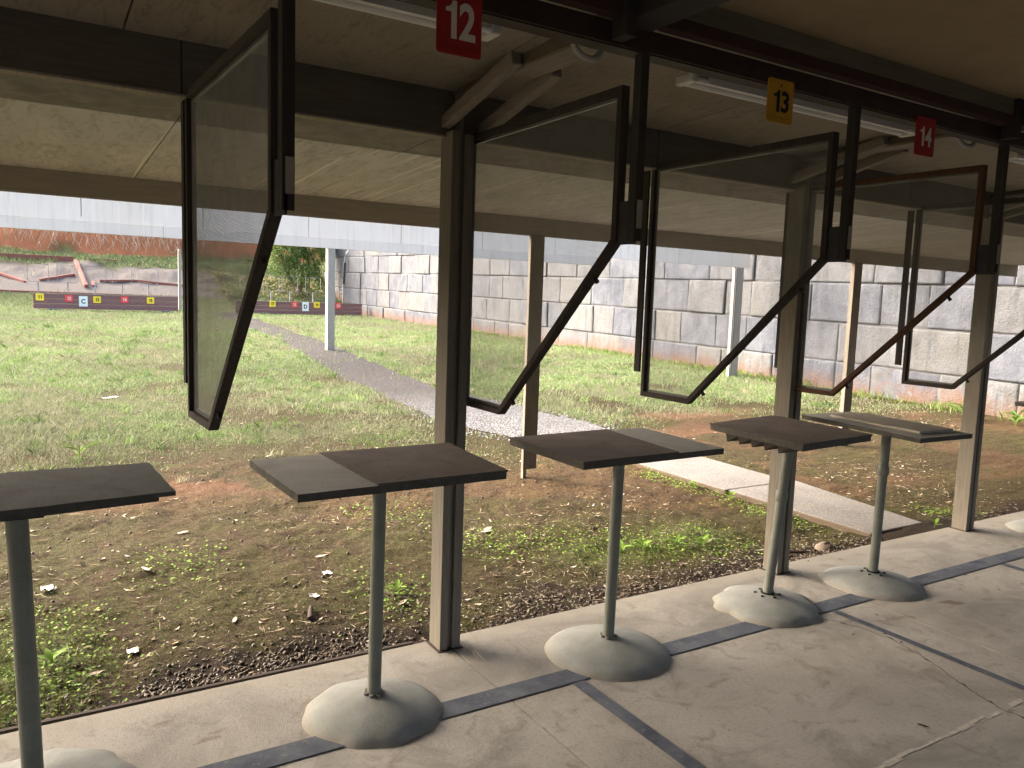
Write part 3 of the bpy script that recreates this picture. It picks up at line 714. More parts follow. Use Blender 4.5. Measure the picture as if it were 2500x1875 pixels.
# ------------------------------------------------------------------ block wall
def wall_x(y): return 13.82+.010*(y-6)-.0022*np.maximum(y-33, 0)**2
GU = [0, .012, .035, .08]+[.08+.84*k/8 for k in range(1, 8)]+[.92, .965, .988, 1]; GV = [0, .02, .05, .12]+[.12+.76*k/4 for k in range(1, 4)]+[.88, .95, .98, 1]
V, F, tone, soil = [], [], [], []
def zc(k, y): return .52+.0177*(y-7.5)+.79*k
for c in range(5):
    y = 2.6+random.uniform(0, .9)
    while y < 41.5:
        L = random.choice([.8, .95, 1.2, 1.35, 1.5, 1.6]); y1 = y+L; tn = random.random()**1.3; jx = random.uniform(-.03, .03)
        nu, nv = 15, 11; o = len(V); ww = random.uniform(-.03, .03); dz = random.uniform(-.022, .004)
        for j in range(nv):
            for i in range(nu):
                fu, fv = GU[i], GV[j]; yy = y+.004+(L-.008)*fu
                zb = (zc(c-1, yy)+.006+dz*.3) if c else zf(13.5, yy)-.25
                zt = zc(c, yy)-.006+dz
                zz = zb+(zt-zb)*fv
                ed = max(abs(fu-.5), abs(fv-.5))*2; ei = .0 if ed < .93 else .010*((ed-.93)/.07)**2
                bump_ = (float(fbm(np.array(yy*2.6), np.array(zz*2.6+c*9), 51+c))-.5)*.05
                V.append((float(wall_x(yy))+jx+ei+bump_*(1 if ed < .95 else .5)+(.018 if ed > .99 else 0), yy+(ww*(fv-.5) if 0 < i < nu-1 else ww*(fv-.5)), zz))
                tone.append(tn); soil.append(max(0, 1-(zz-float(zf(13.5, yy)))/.75))
        F += [(o+j*nu+i, o+(j+1)*nu+i, o+(j+1)*nu+i+1, o+j*nu+i+1) for j in range(nv-1) for i in range(nu-1)]
        y = y1
mb = MB(); mb.add(V, F, True)
wl = root_mesh(mb, 'retaining_wall', 'wall', 'tall retaining wall of big rough grey concrete blocks along the right side of the range', 'wall')
for nm, arr in (('tone', tone), ('soil', soil)):
    a = wl.data.attributes.new(nm, 'FLOAT', 'POINT'); a.data.foreach_set('value', np.array(arr, np.float32))
mb = MB(); ys = np.linspace(2.6, 42, 60)
vs = [(float(wall_x(y))+.035, y, z) for y in ys for z in (-.5, float(zc(4, y))-.02)]+[(float(wall_x(y))+.9, y, float(zc(4, y))-.02) for y in ys]
n = len(ys); mb.add(vs, [(2*i, 2*i+1, 2*i+3, 2*i+2) for i in range(n-1)]+[(2*i+1, 2*n+i, 2*n+i+1, 2*i+3) for i in range(n-1)])
mb.build('wall_core', 'wall_gap', wl)

# ------------------------------------------------------------------ target boards
BY = 36.5; KB = BY/40.
def bx_(x): return x*KB
def bz_(z): return CAM_H+(z-CAM_H)*KB
def board(x0, x1, zt, zb, letter, plates, label):
    t = thing('target_board', ((x0+x1)/2, BY, zb), label, 'target board', 'numbered boards below the target frames')
    mb = MB(); h = (zt-zb)/3
    for k in range(3): mb.box(x0, x1, BY+.004*k, BY+.06, zb+h*k+.006, zb+h*(k+1)-.004)
    mb.build('plank_face', 'board_red', t, .006)
    MB().box(x0, x1, BY-.015, BY+.07, zt-.003, zt+.02).build('cap_rail', 'pale_post', t)
    for x, zz, w, hh, mat, ink, tx in plates:
        p = MB().box(x-w/2, x+w/2, BY-.022, BY-.016, zz-hh/2, zz+hh/2).build('number_plate', mat, t)
        p['label'] = f'{ {"plate_red":"red","plate_yellow":"yellow","plate_white":"white"}[mat] } plate reading {tx}'
        text_mesh(tx, hh*(.52 if len(tx) > 1 else .45), x, zz, BY-.0235, ink, t, .9, .035).parent = p
        p.children[0].location = (-(0), 0, 0)
    return t
def pl(x, z, tx): 
    if len(tx) == 1: return (bx_(x), bz_(z), .31, .42, 'plate_white', 'ink_black', tx)
    odd = int(tx) % 2
    return (bx_(x), bz_(z), .285, .27, 'plate_yellow' if odd else 'plate_red', 'ink_black' if odd else 'ink_white', tx)
board(bx_(.14), bx_(6.0), bz_(1.14), bz_(.48), 'C', [pl(.39, .98, '11'), pl(1.5, .95, '12'), pl(2.055, .835, 'C'), pl(2.6, .925, '13'), pl(3.71, .955, '14'), pl(4.8, .95, '15')], 'low maroon timber board with plates 11 to 15 and letter C')
board(bx_(8.6), bx_(15.12), bz_(1.05), bz_(.43), 'D', [pl(9.3, .94, '16'), pl(10.4, .94, '17'), pl(11.5, .93, '18'), pl(12.07, .84, 'D'), pl(12.66, .94, '19'), pl(13.8, .925, '20')], 'low maroon timber board with plates 17 to 20 and letter D')
def cinder(x, label):
    z = zf(x, BY-.1)-.02
    t = thing('cinder_block', (x, BY-.05, z), label, 'block', 'hollow concrete blocks under the target boards')
    MB().box(x-.2, x+.2, BY-.12, BY+.1, z, z+.12).build('block_body', 'cinder', t, .01)
    for dx in (-.09, .09): MB().box(x+dx-.055, x+dx+.055, BY-.123, BY-.1195, z+.03, z+.09).build('core_hole', 'dark', t)
cinder(.80, 'hollow block under the left end of board C'); cinder(4.98, 'hollow block under the right end of board C')
cinder(9.05, 'hollow block under the left end of board D'); cinder(13.2, 'hollow block under the right end of board D')
FG = 'square wire target frames above the boards'
f0 = None
for i, (x, lb) in enumerate([(.35, '11'), (1.48, '12'), (2.56, '13'), (3.65, '14'), (4.75, '15'), (9.3, '16'), (10.4, '17'), (11.35, '18'), (12.55, '19'), (13.72, '20')]):
    xx = bx_(x); yy = BY+.25; z0 = .45; lbl = f'square wire target holder on a stalk behind plate {lb}'
    if f0 is None:
        f0 = thing('target_stand', (xx, yy, z0), lbl, 'target stand', FG)
        mb = MB(); zb, zt, hw = bz_(1.645), bz_(2.4), .365
        for a_, b_ in (((xx-hw, zb), (xx+hw, zb)), ((xx-hw, zt), (xx+hw, zt)), ((xx-hw, zb), (xx-hw, zt)), ((xx+hw, zb), (xx+hw, zt))):
            mb.bar((a_[0], yy, a_[1]), (b_[0], yy, b_[1]), .018, .018, up=(0, 1, 0))
        for s in (-1, 1): mb.bar((xx+s*hw, yy, zb+.12), (xx+s*(hw-.12), yy, zb), .012, .012, up=(0, 1, 0))
        mb.build('frame', 'galv', f0)
        MB().box(xx-.022, xx+.022, yy-.02, yy+.02, z0, zb).build('stalk', 'galv', f0)
    else:
        c = copy_tree(f0, (xx, yy, z0-(.06 if i > 4 else 0)), R(random.uniform(-1.5, 1.5))); c['label'] = lbl
mb = MB(); mb.box(5.72, 5.84, 38.0, 38.12, .4, 3.3)
root_mesh(mb, 'divider_post', 'pale_post', 'tall slim white post standing between boards C and D', 'post', bevel=.01)
# standpipe on the wall
x_, y_ = 13.35, 38.0
st = thing('standpipe', (x_, y_, .5), 'thin grey pole with a dark sleeve and bent top against the wall above board D', 'pole')
mb = MB(); mb.tube([(x_, y_, .5), (x_+.02, y_, 2.0), (x_+.1, y_, 3.4), (x_+.18, y_, 3.62), (x_+.35, y_, 3.75), (x_+.55, y_, 3.8)], .03, 8); mb.build('pipe', 'galv', st)
MB().tube([(x_+.02, y_, 2.05), (x_+.08, y_, 3.1)], .08, 8).build('sleeve', 'plate', st)

# ------------------------------------------------------------------ red timbers on the sand bank
def bank_timber(p, q, w, h, label):
    a_ = Vector((p[0], p[1], zf(p[0], p[1])+p[2])); b_ = Vector((q[0], q[1], zf(q[0], q[1])+q[2]))
    m = MB(); m.bar(a_, b_, w, h); return root_mesh(m, 'fallen_timber', 'plank_red', label, 'timber', 'red timbers on the sand bank', bevel=.01)
bank_timber((-4, 45.4, .05), (1.93, 45.4, .05), .12, .28, 'long red timber retaining the top of the sand bank, left part')
bank_timber((2.4, 45.4, -.02), (4.0, 45.5, -.05), .12, .28, 'short red timber retaining the top of the sand bank, right part')
bank_timber((2.0, 44.7, .15), (2.23, 41.0, .12), .16, .14, 'red timber lying straight down the sand bank behind board C')
bank_timber((-1.5, 43.2, .05), (-.15, 41.6, .03), .12, .1, 'thin red timber slanting on the sand at the left edge')
bank_timber((.42, 41.9, .05), (1.85, 42.9, .05), .12, .12, 'pale weathered timber rising to the right behind frames 11 and 12')
bank_timber((2.85, 42.05, .04), (4.4, 42.25, .06), .14, .1, 'long red timber lying level behind frames 14 and 15, left piece')
bank_timber((4.4, 42.25, .06), (6.5, 41.7, .04), .14, .1, 'long red timber lying level behind frame 15, right piece')
bank_timber((-5, 40.3, .02), (6.4, 40.3, -.08), .12, .16, 'red sleeper along the foot of the sand bank')
bank_timber((2.55, 41.3, .02), (2.56, 41.9, .02), .14, .1, 'stubby timber end standing behind plate 13')

# ------------------------------------------------------------------ vegetation
def blades(name, pts, hgt, wid, lean, cols, mat='blade'):
    n = len(pts); z = zg(pts[:, 0], pts[:, 1])-.004; an = rng.random(n)*2*np.pi; la = rng.random(n)*2*np.pi; ln = hgt*lean*rng.random(n)
    wx, wy = np.cos(an)*wid/2, np.sin(an)*wid/2
    b0 = np.stack([pts[:, 0]-wx, pts[:, 1]-wy, z], 1); b1 = np.stack([pts[:, 0]+wx, pts[:, 1]+wy, z], 1)
    m = np.stack([pts[:, 0]+np.cos(la)*ln*.35, pts[:, 1]+np.sin(la)*ln*.35, z+hgt*.6], 1); mo = np.stack([wx, wy, wx*0], 1)*.7
    tp = np.stack([pts[:, 0]+np.cos(la)*ln, pts[:, 1]+np.sin(la)*ln, z+hgt], 1)
    V = np.stack([b0, b1, m+mo, tp, m-mo], 1).reshape(-1, 3); F = np.arange(n*5).reshape(n, 5)
    return poly_mesh(name, V, F, cols, mat, 5)
GREENS = [((.13, .22, .06), 4), ((.19, .29, .095), 4), ((.225, .29, .13), 3), ((.27, .26, .19), 2.4), ((.08, .135, .04), 1.2), ((.31, .29, .24), 1.2)]
def on_path(x, y): return (np.abs(x-np.interp(y, cl[:, 1], cl[:, 0])) < np.interp(y, cl[:, 1], cl[:, 2])*.46) & (y > 6.3)
def conc(x, y): return (x > 5.3) & (x < 6.33) & (y < 6.42)
def scatter(n, x0, x1, y0, y1, dens, power=1.6):
    u = rng.random(n); y = (y0**(1-power)+u*(y1**(1-power)-y0**(1-power)))**(1/(1-power)); x = x0+(x1-x0)*rng.random(n)
    # stay inside a generous view wedge
    keep = (x > -.35*y*.3-1.2) & (x < 1.75*y+1) & (x < wall_x(y)-.05) & ~conc(x, y) & (rng.random(n) < dens(x, y))
    return np.stack([x, y], 1)[keep]
gd = lambda x, y: np.clip(ground_masks(x, y)[0]*1.05-.05, 0, 1)*np.where(on_path(x, y), .06, 1)
p = scatter(620000, -3, 14, 6.3, 40.5, gd)
dist = np.hypot(p[:, 0], p[:, 1]); h = (.018+.03*rng.random(len(p)))*(1+dist/26)*(.55+.9*fbm(p[:, 0]*.9, p[:, 1]*.9, 77))
left = (p[:, 0] < 1.5) & (p[:, 1] < 10) & (p[:, 1] > 7.5); h = h*np.clip((p[:, 1]-4)/7, .45, 1); h = np.where(left, h*1.5, h)
cols = pick(GREENS, len(p)); br = fbm(p[:, 0]*.35, p[:, 1]*.35, 99); cols = cols*.78+np.array([.26, .275, .185])*.22; cols = cols*(.78+.65*br)[:, None]
dry = (fbm(p[:, 0]*.8, p[:, 1]*.8, 123) > .56); cols[dry] = cols[dry]*.45+np.array([.25, .23, .17])*.55
ctr = scatter(2000, -2.5, 12, 6.8, 26, gd); nb = 26
tp_ = (ctr[:, None, :]+rng.normal(size=(len(ctr), nb, 2))*(.03+.07*rng.random((len(ctr), 1, 1)))).reshape(-1, 2)
th = np.repeat(.035+.075*rng.random(len(ctr)), nb)*(.5+.5*rng.random(len(tp_)))*(1+np.hypot(tp_[:, 0], tp_[:, 1])/40)
tc = np.repeat(pick([((.15, .24, .07), 4), ((.21, .30, .11), 3), ((.30, .29, .19), 3), ((.11, .18, .06), 1.5)], len(ctr)), nb, 0)*(.8+.4*rng.random((len(tp_), 1)))
p = np.concatenate([p, tp_]); h = np.concatenate([h, th]); cols = np.concatenate([cols, tc]); dist = np.hypot(p[:, 0], p[:, 1])
tag(blades('grass', p, h, .0035+.0004*dist, 1.3, cols), 'patchy green lawn grass covering the range beyond the bare soil', 'grass', kind='stuff')
# short moss and weeds by the slab
nd = lambda x, y: np.clip(.3+2.2*(fbm(x*2.0, y*2.0, 15)-.5)+ground_masks(x, y)[0]*.9-.5*ground_masks(x, y)[2]-.5*ground_masks(x, y)[1], 0.02, 1)
p = scatter(240000, -1.6, 13, 3.25, 8.6, nd, 1.5); m = ground_masks(p[:, 0], p[:, 1])[0]
h = .005+.012*rng.random(len(p))+.05*m*rng.random(len(p))
cols = pick([((.085, .092, .022), 4), ((.12, .105, .04), 3), ((.075, .11, .025), 3), ((.17, .145, .09), 2)], len(p)); cols = cols*(1-.2*m[:, None])+np.array([.12, .2, .035])*.3*m[:, None]
tag(blades('moss_sprigs', p, h, .0035, 1.3, cols), 'short moss and sprouting weeds on the bare soil near the slab', 'moss', kind='stuff')
# small round-leaved weeds (ground cover)
def leaf_cloud(name, C, size, asp, cols, mat, tilt=.5, curl=.0):
    n = len(C); a = rng.random(n)*2*np.pi; u = np.stack([np.cos(a), np.sin(a), (rng.random(n)-.5)*2*tilt], 1); u /= np.linalg.norm(u, axis=1)[:, None]
    r = rng.normal(size=(n, 3)); r[:, 2] *= tilt*.7; w = np.cross(u, np.cross(r, u)+np.stack([-u[:, 1], u[:, 0], u[:, 2]*0], 1)); w = np.cross(u, np.stack([(rng.random(n)-.5)*tilt*2, (rng.random(n)-.5)*tilt*2, np.ones(n)], 1)); w /= np.linalg.norm(w, axis=1)[:, None]+1e-9
    s = size[:, None]; nz = np.cross(u, w)*curl*s
    V = np.stack([C-u*s/2, C-u*s*.1+w*s*asp/2+nz, C+u*s/2, C-u*s*.1-w*s*asp/2+nz], 1).reshape(-1, 3)
    return poly_mesh(name, V, np.arange(n*4).reshape(n, 4), cols, mat, 4)
def cl_pts(centres, n_each, spread):
    out = [np.stack([cx+rng.normal(size=n_each)*spread*sx, cy+rng.normal(size=n_each)*spread], 1) for cx, cy, sx in centres]
    return np.concatenate(out)
cc = [(.05, 3.75, 1), (-.15, 3.6, 1), (.0, 4.1, 1), (-.1, 4.5, 1.2), (3.35, 4.25, 1.3), (3.6, 4.0, 1.2), (3.9, 3.95, 1), (3.0, 4.5, 1.3), (4.2, 3.8, 1), (2.6, 4.6, 1), (5.2, 4.6, .5), (5.22, 5.2, .4), (5.2, 5.7, .4), (1.72, 4.0, .8), (.75, 5.0, .8), (5.15, 4.1, .5), (2.3, 5.6, 1), (6.6, 3.6, .6)]
q = cl_pts(cc, 330, .19); q = q[(q[:, 1] > 3.3) & ~conc(q[:, 0], q[:, 1])]
C = np.stack([q[:, 0], q[:, 1], zg(q[:, 0], q[:, 1])+.006+.05*rng.random(len(q))**2], 1)
tag(leaf_cloud('clover', C, .011+.013*rng.random(len(q)), .8, pick([((.16, .27, .035), 3), ((.22, .33, .06), 2), ((.1, .18, .03), 2)], len(q)), 'blade', .5), 'bright green clover and seedlings in clumps on the soil near the slab', 'clover', kind='stuff')
# leaf litter / twigs
def litter_d(x, y): return np.where(on_path(x, y), .25, np.clip(.1+2.4*(fbm(x*1.4, y*1.4, 61, 5)-.4), .06, 1))
q = scatter(48000, -1.5, 13, 3.28, 13, litter_d, 1.7); n = len(q)
C = np.stack([q[:, 0], q[:, 1], zg(q[:, 0], q[:, 1])+.007], 1)
sz = .008+.05*rng.random(n)**5
tag(leaf_cloud('leaf_litter', C, sz, .32, pick([((.24, .185, .12), 4), ((.38, .33, .25), 1.8), ((.022, .015, .011), 3.5), ((.48, .45, .40), .6)], n), 'litter', .35, .12), 'dry gum leaves and bark scraps scattered over the soil', 'leaf litter', kind='stuff')
q = scatter(36000, -1.5, 13, 3.3, 12, litter_d, 1.6); n = len(q); C = np.stack([q[:, 0], q[:, 1], zg(q[:, 0], q[:, 1])+.008], 1)
tag(leaf_cloud('twigs', C, .018+.09*rng.random(n)**3, .05, pick([((.26, .215, .14), 3), ((.38, .33, .23), 2), ((.025, .018, .013), 2)], n), 'litter', .25, .0), 'thin dry twigs and straw scattered over the soil', 'twigs', kind='stuff')
# pebbles and spent cases along the slab edge
def stones(name, q, sz, el, cols, label, cat, lift=.35):
    n = len(q); a = rng.random(n)*2*np.pi; u = np.stack([np.cos(a), np.sin(a), 0*a], 1); w = np.stack([-u[:, 1], u[:, 0], 0*a], 1); k = np.array([0, 0, 1.])
    C = np.stack([q[:, 0], q[:, 1], zg(q[:, 0], q[:, 1])+sz*lift], 1); s = sz[:, None]; V = []
    for i in range(6):
        t = 2*np.pi*i/6; V.append(C+u*s*el*np.cos(t)*.95+w*s*np.sin(t)*.95-k*s*.15)
    for i in range(6):
        t = 2*np.pi*(i+.5)/6; V.append(C+u*s*el*np.cos(t)*.6+w*s*np.sin(t)*.6+k*s*.55)
    V = np.stack(V, 1); b = np.arange(n)[:, None, None]*12
    f3 = [(i, (i+1) % 6, 6+i) for i in range(6)]+[(6+i, (i+1) % 6, 6+(i+1) % 6) for i in range(6)]+[(6, 7, 8), (6, 8, 9), (6, 9, 10), (6, 10, 11)]
    F = (b+np.array(f3)[None]).reshape(-1, 3)
    o = poly_mesh(name, V.reshape(-1, 3), F, cols, 'pebble', 12); return tag(o, label, cat, kind='stuff')
def strip(n, x0, x1, ymean, ys):
    x = x0+(x1-x0)*rng.random(n); y = 3.24+np.abs(rng.normal(size=n))*ys*(.5+1.2*fbm(x*1.3, x*0, 71)); q = np.stack([x, y], 1); return q[~conc(x, y+.02)]
q = np.concatenate([strip(1700, .35, 1.5, 0, .2), strip(600, 1.5, 5.3, 0, .12), strip(400, 6.4, 12, 0, .12), strip(350, -1.5, .2, 0, .2)])
stones('pebbles', q, (.004+.008*rng.random(len(q))**2), 1.25, pick([((.05, .034, .024), 4), ((.085, .062, .046), 3), ((.14, .12, .10), 1.2)], len(q)), 'small brown pebbles heaped in the soil along the slab edge', 'pebbles')
q = np.concatenate([strip(1500, .0, 5.3, 0, .36), strip(700, 1.7, 4.9, 0, .4), strip(500, 6.4, 11, 0, .4)])
stones('spent_cases', q, .0034+.0012*rng.random(len(q)), 2.8, pick([((.30, .265, .21), 4), ((.18, .15, .11), 3), ((.09, .065, .045), 3)], len(q)), 'small pale spent cartridge cases strewn along the slab edge', 'cartridge cases', .7)
q = scatter(9000, -1, 12, 3.3, 9, lambda x, y: np.clip(3*(fbm(x*1.2, y*1.2, 88)-.45), .03, 1), 1.8)
stones('soil_clods', q, .003+.011*rng.random(len(q))**4, 1.1, pick([((.06, .045, .03), 3), ((.04, .03, .02), 3), ((.10, .055, .035), 1)], len(q)), 'crumbs and clods of brown soil on the ground', 'clods')
nst = 2600; yy = 6.45+4.2*rng.random(nst); q = np.stack([np.interp(yy, cl[:, 1], cl[:, 0])+(rng.random(nst)-.5)*np.interp(yy, cl[:, 1], cl[:, 2])*1.15, yy], 1)
stones('gravel_stones', q, .006+.011*rng.random(nst), 1.2, pick([((.15, .146, .142), 3), ((.25, .25, .245), 2), ((.1, .095, .09), 2)], nst), 'loose pale gravel stones on the end of the gravel path', 'gravel')
# tall weeds as individuals
def weed(x, y, h, n, label, tone=(.17, .28, .045), wide=.35):
    t = thing('weed', (x, y, zf(x, y)), label, 'weed', 'leafy weeds sprouting from the soil'); z = zf(x, y)
    V = []; F = []
    for k in range(n):
        a = k*2.4+random.random(); L = h*random.uniform(.6, 1.1); z0 = z+h*.5*random.random(); up = random.uniform(.25, .9)
        for i, (f, w) in enumerate(((0, .03), (.35, 1), (.7, .8), (1, .02))):
            c = Vector((x+math.cos(a)*L*f*.8, y+math.sin(a)*L*f*.8, z0+L*up*(f-.45*f*f))); sdv = Vector((-math.sin(a), math.cos(a), 0))*L*wide*w/2
            V += [c-sdv+Vector((0, 0, L*.06*w)), c, c+sdv+Vector((0, 0, L*.06*w))]
        o = len(V)-12
        F += [(o+3*i+j, o+3*i+j+1, o+3*i+j+4, o+3*i+j+3) for i in range(3) for j in range(2)]
    m = MB(); m.add(V, F, True); lf = m.build('leaves', 'blade', t)
    at = lf.data.attributes.new('col', 'FLOAT_COLOR', 'POINT'); c4 = np.ones((len(V), 4), np.float32); c4[:, :3] = np.array(tone)*(.8+.4*rng.random((len(V)//12, 1))).repeat(12, 0); at.data.foreach_set('color', c4.ravel())
    MB().tube([(x, y, z-.01), (x+.004, y, z+h*.6)], .0025, 6).build('stem', lf.data.materials[0], t)
    st_ = t.children[-1]; at = st_.data.attributes.new('col', 'FLOAT_COLOR', 'POINT'); c4 = np.ones((len(st_.data.vertices), 4), np.float32); c4[:, :3] = (.15, .2, .05); at.data.foreach_set('color', c4.ravel())
weed(3.47, 4.1, .11, 7, 'broad leaved bright weed just left of the third table pole')
weed(3.62, 4.05, .12, 9, 'leafy weed right behind the third table pole')
weed(3.85, 3.95, .10, 9, 'bushy weed right of the third table pole, near the slab')
weed(4.05, 3.9, .09, 8, 'small weed between the third table pole and the second post')
weed(2.71, 4.34, .06, 3, 'single bright leaf right of the nearest post')
weed(5.24, 5.2, .08, 9, 'weed clump on the left edge of the concrete path, far end')
weed(5.25, 4.75, .09, 9, 'weed clump on the left edge of the concrete path, middle')
weed(5.22, 4.3, .08, 8, 'weed clump on the left edge of the concrete path, near the slab')
weed(5.95, 3.32, .08, 6, 'small weed at the foot of the far timber post')
weed(1.74, 4.0, .09, 9, 'weed left of the nearest post, by the soil edge')
weed(.04, 3.9, .10, 9, 'weed beside the leftmost table pole')
weed(12.9, 6.9, .42, 7, 'tall broad leaved weed at the foot of the block wall', (.15, .26, .05), .3)
weed(12.6, 5.5, .45, 12, 'dense green weed at the wall foot near the right edge', (.11, .19, .04), .25)
weed(13.1, 6.2, .35, 10, 'low green weed between the two at the wall foot', (.11, .19, .04), .25)
weed(12.4, 4.9, .35, 12, 'green weed at the wall foot cut by the right edge', (.11, .19, .04), .25)
weed(.36, 8.3, .22, 8, 'tuft of tall grass at the left in the lawn', (.17, .26, .05), .1)
# individual scraps, leaves, sticks
def crumple(x, y, s, label, mat='paper', cat='scrap', name='paper_scrap', fl=.45, el=1.0, z=None, rot=0):
    zz = zf(x, y)+.004 if z is None else z; n = 6; vs = []
    ca, sa = math.cos(rot), math.sin(rot)
    for j in range(n+1):
        for i in range(n+1):
            u, v = (i/n-.5), (j/n-.5); e = 1-.35*(abs(u)+abs(v)) if el > 1.5 else 1
            wv = (1-(2*abs(u))**2)**.5 if el > 1.5 else 1
            a_, b_ = u*s*el, v*s*wv*e*(1+.2*random.random())
            vs.append((x+a_*ca-b_*sa, y+a_*sa+b_*ca, zz+s*fl*(random.random()*.4+.5*(v*v+u*u*.6))))
    m = MB(); m.add(vs, [(j*(n+1)+i, j*(n+1)+i+1, (j+1)*(n+1)+i+1, (j+1)*(n+1)+i) for j in range(n) for i in range(n)], True)
    return root_mesh(m, name, mat, label, cat)
crumple(.04, 4.95, .06, 'crumpled white paper scrap right of the leftmost pole', fl=.8)
crumple(1.31, 4.15, .048, 'white paper scrap on the soil left of the second table pole', fl=.7)
crumple(1.5, 4.5, .05, 'pale curled scrap just above the white paper left of the second pole')
crumple(.37, 3.92, .05, 'small pale scrap in a hollow close to the slab edge')
for x, y, s, a_, lb, m_ in ((1.57, 4.83, .035, .2, 'pale gum leaf behind the second table pole, upper left', 'dry_leaf'), (1.72, 3.87, .032, .7, 'long pale leaf beside the foot of the nearest post', 'dry_leaf'), (.86, 4.05, .026, 1.2, 'curled leaf on the moss near the middle of the soil', 'dry_leaf'),
        (.86, 5.67, .035, .4, 'brown leaf on the red soil under the first lane screen', 'dry_leaf'), (.55, 5.0, .03, 2, 'pale leaf on the moss right of the leftmost pole', 'dry_leaf'), (2.85, 4.9, .045, .5, 'broad pale leaf right of the nearest post', 'dry_leaf'), (2.8, 4.83, .04, .1, 'curled pale leaf beside the broad one right of the nearest post', 'dry_leaf'),
        (3.75, 4.5, .035, -.4, 'white leaf behind the weeds right of the third pole', 'dry_leaf'), (.2, 3.75, .03, .3, 'grey leaf in the green corner beside the leftmost pole', 'dry_leaf'), (.9, 12, .09, .5, 'white scrap far out on the lawn at the left', 'paper')):
    crumple(x, y, s, lb, m_, 'leaf', 'fallen_leaf', .35, 3.2, None, a_)
for i, (x, y) in enumerate([(3.44, 2.27), (3.78, 2.37), (3.59, 2.2), (3.57, 2.1), (2.92, 1.6), (4.62, 2.62), (4.81, 2.585), (4.87, 2.5), (4.79, 2.26), (4.41, 3.05), (4.19, 3.12)]):
    lb = ['dark leaf bit on the floor right of the fourth base', 'dark leaf bit between the joint and the thin dark line', 'dark leaf bit on the crack beside the thin dark line', 'second dark leaf bit on the crack, a little nearer', 'dark leaf alone on the open floor at lower right', 'dark leaf bit on the wide dark line right of the last base', 'dark leaf bit further right on the wide dark line', 'reddish leaf bit at the near edge of the wide dark line', 'dark leaf bit on the floor by the right edge', 'dark leaf bit behind the fifth table base', 'dark leaf bit on the slab edge behind the fifth base'][i]
    crumple(x, y, .011 if i != 4 else .016, lb, 'dark_leaf', 'leaf', 'dry_leaf', .4, 2.6, .003, i*1.3)
for p_, q_, r_, lb in (((1.62, 4.15), (1.78, 3.88), .012, 'dark weathered stick left of the nearest post'), ((1.2, 3.86), (1.24, 3.98), .016, 'stub of dark wood on the pebbles left of the second pole'), ((4.3, 3.5), (4.6, 3.42), .012, 'dark twig between the post and the concrete path')):
    m = MB(); P0 = Vector((*p_, zf(*p_)+r_)); P1 = Vector((*q_, zf(*q_)+r_)); m.tube([P0, P0*.6+P1*.4+Vector((0, .006, .003)), P1], [r_, r_*.9, r_*.6], 7)
    root_mesh(m, 'stick', 'edge_timber', lb, 'stick')
mb = MB()
for k in range(7):
    a_ = random.uniform(-1, 1); mb.tube([(1.66+.01*k*.3, 3.02, .004), (1.66+.012*a_, 2.97-.02*k*.3, .014+.01*random.random()), (1.665+.02*a_, 2.92-.01*k, .004)], [.0012, .001, .0005], 4, False)
root_mesh(mb, 'grass_wisp', 'dry_leaf', 'pale dry grass wisp lying at the foot of the nearest post', 'grass wisp')
# rock by the path
def rock(x, y, r, label):
    vs = []; n, mm = 10, 6
    for j in range(mm+1):
        for i in range(n):
            th = math.pi*j/mm; a_ = 2*math.pi*i/n; k = r*(1+.3*(float(vn(np.array(i*.7+x*9), np.array(j*.8+y*7), 4))-.5)*2)
            vs.append((x+k*math.sin(th)*math.cos(a_)*1.3, y+k*math.sin(th)*math.sin(a_), zf(x, y)+k*math.cos(th)*.7))
    m = MB(); m.add(vs, [(j*n+i, j*n+(i+1) % n, (j+1)*n+(i+1) % n, (j+1)*n+i) for j in range(mm) for i in range(n)], True)
    root_mesh(m, 'rock', 'rock', label, 'rock')
rock(4.78, 3.42, .06, 'brown rock beside the near left corner of the concrete path'); rock(1.0, 3.36, .04, 'round brown stone on the edge board left of the second pole')
# bank grass, dry roots, bush
def bank_d(x, y): 
    g_, r_, d_, s_, c_ = ground_masks(x, y); return np.clip(np.where((y > 44.7) & (y < 48.1), .9, .10)+.6*(fbm(x*.7, y*.7, 5)-.5), .02, 1)*np.where(s_ > .5, .10, 1)*np.where(y > 48.1, .12, 1)
n = 60000; q = np.stack([-6+22*rng.random(n), 40.2+12.5*rng.random(n)], 1); q = q[rng.random(n) < bank_d(q[:, 0], q[:, 1])]
tag(blades('bank_grass', q, .08+.22*rng.random(len(q))*(.4+fbm(q[:, 0]*.9, q[:, 1]*.9, 3)), .022, 1.2, pick([((.12, .19, .06), 4), ((.18, .25, .10), 3), ((.32, .29, .21), 2.5), ((.09, .15, .07), 2)], len(q))), 'rough green and straw grass along the top of the sand bank', 'grass', kind='stuff')
V = []; F = []
mb = MB()
for k in range(420):
    x = random.uniform(-3, 9) if k > 90 else random.gauss(5.9, 1.1); y = random.uniform(48.4, 50.4); p0 = Vector((x, y-.1, zf(x, y)+.05)); pts = [p0]
    for s in range(4): 
        p0 = p0+Vector((random.uniform(-.16, .16), random.uniform(.05, .28), random.uniform(.05, .4))); pts.append(Vector((p0.x, p0.y-.15, max(p0.z, zf(p0.x, p0.y)+.05))))
    mb.tube(pts, [.013, .011, .009, .007, .004], 5, False)
root_mesh(mb, 'dry_roots', 'dry_leaf', 'tangle of pale dry roots and stems on the red clay bank', 'roots', kind='stuff')
bs = thing('bush', (11.9, 40.6, zf(11.9, 40.6)), 'big leafy green bush at the far end of the block wall above board D', 'bush')
N = 15000; a = rng.random(N)*2*np.pi; cz = rng.random(N)
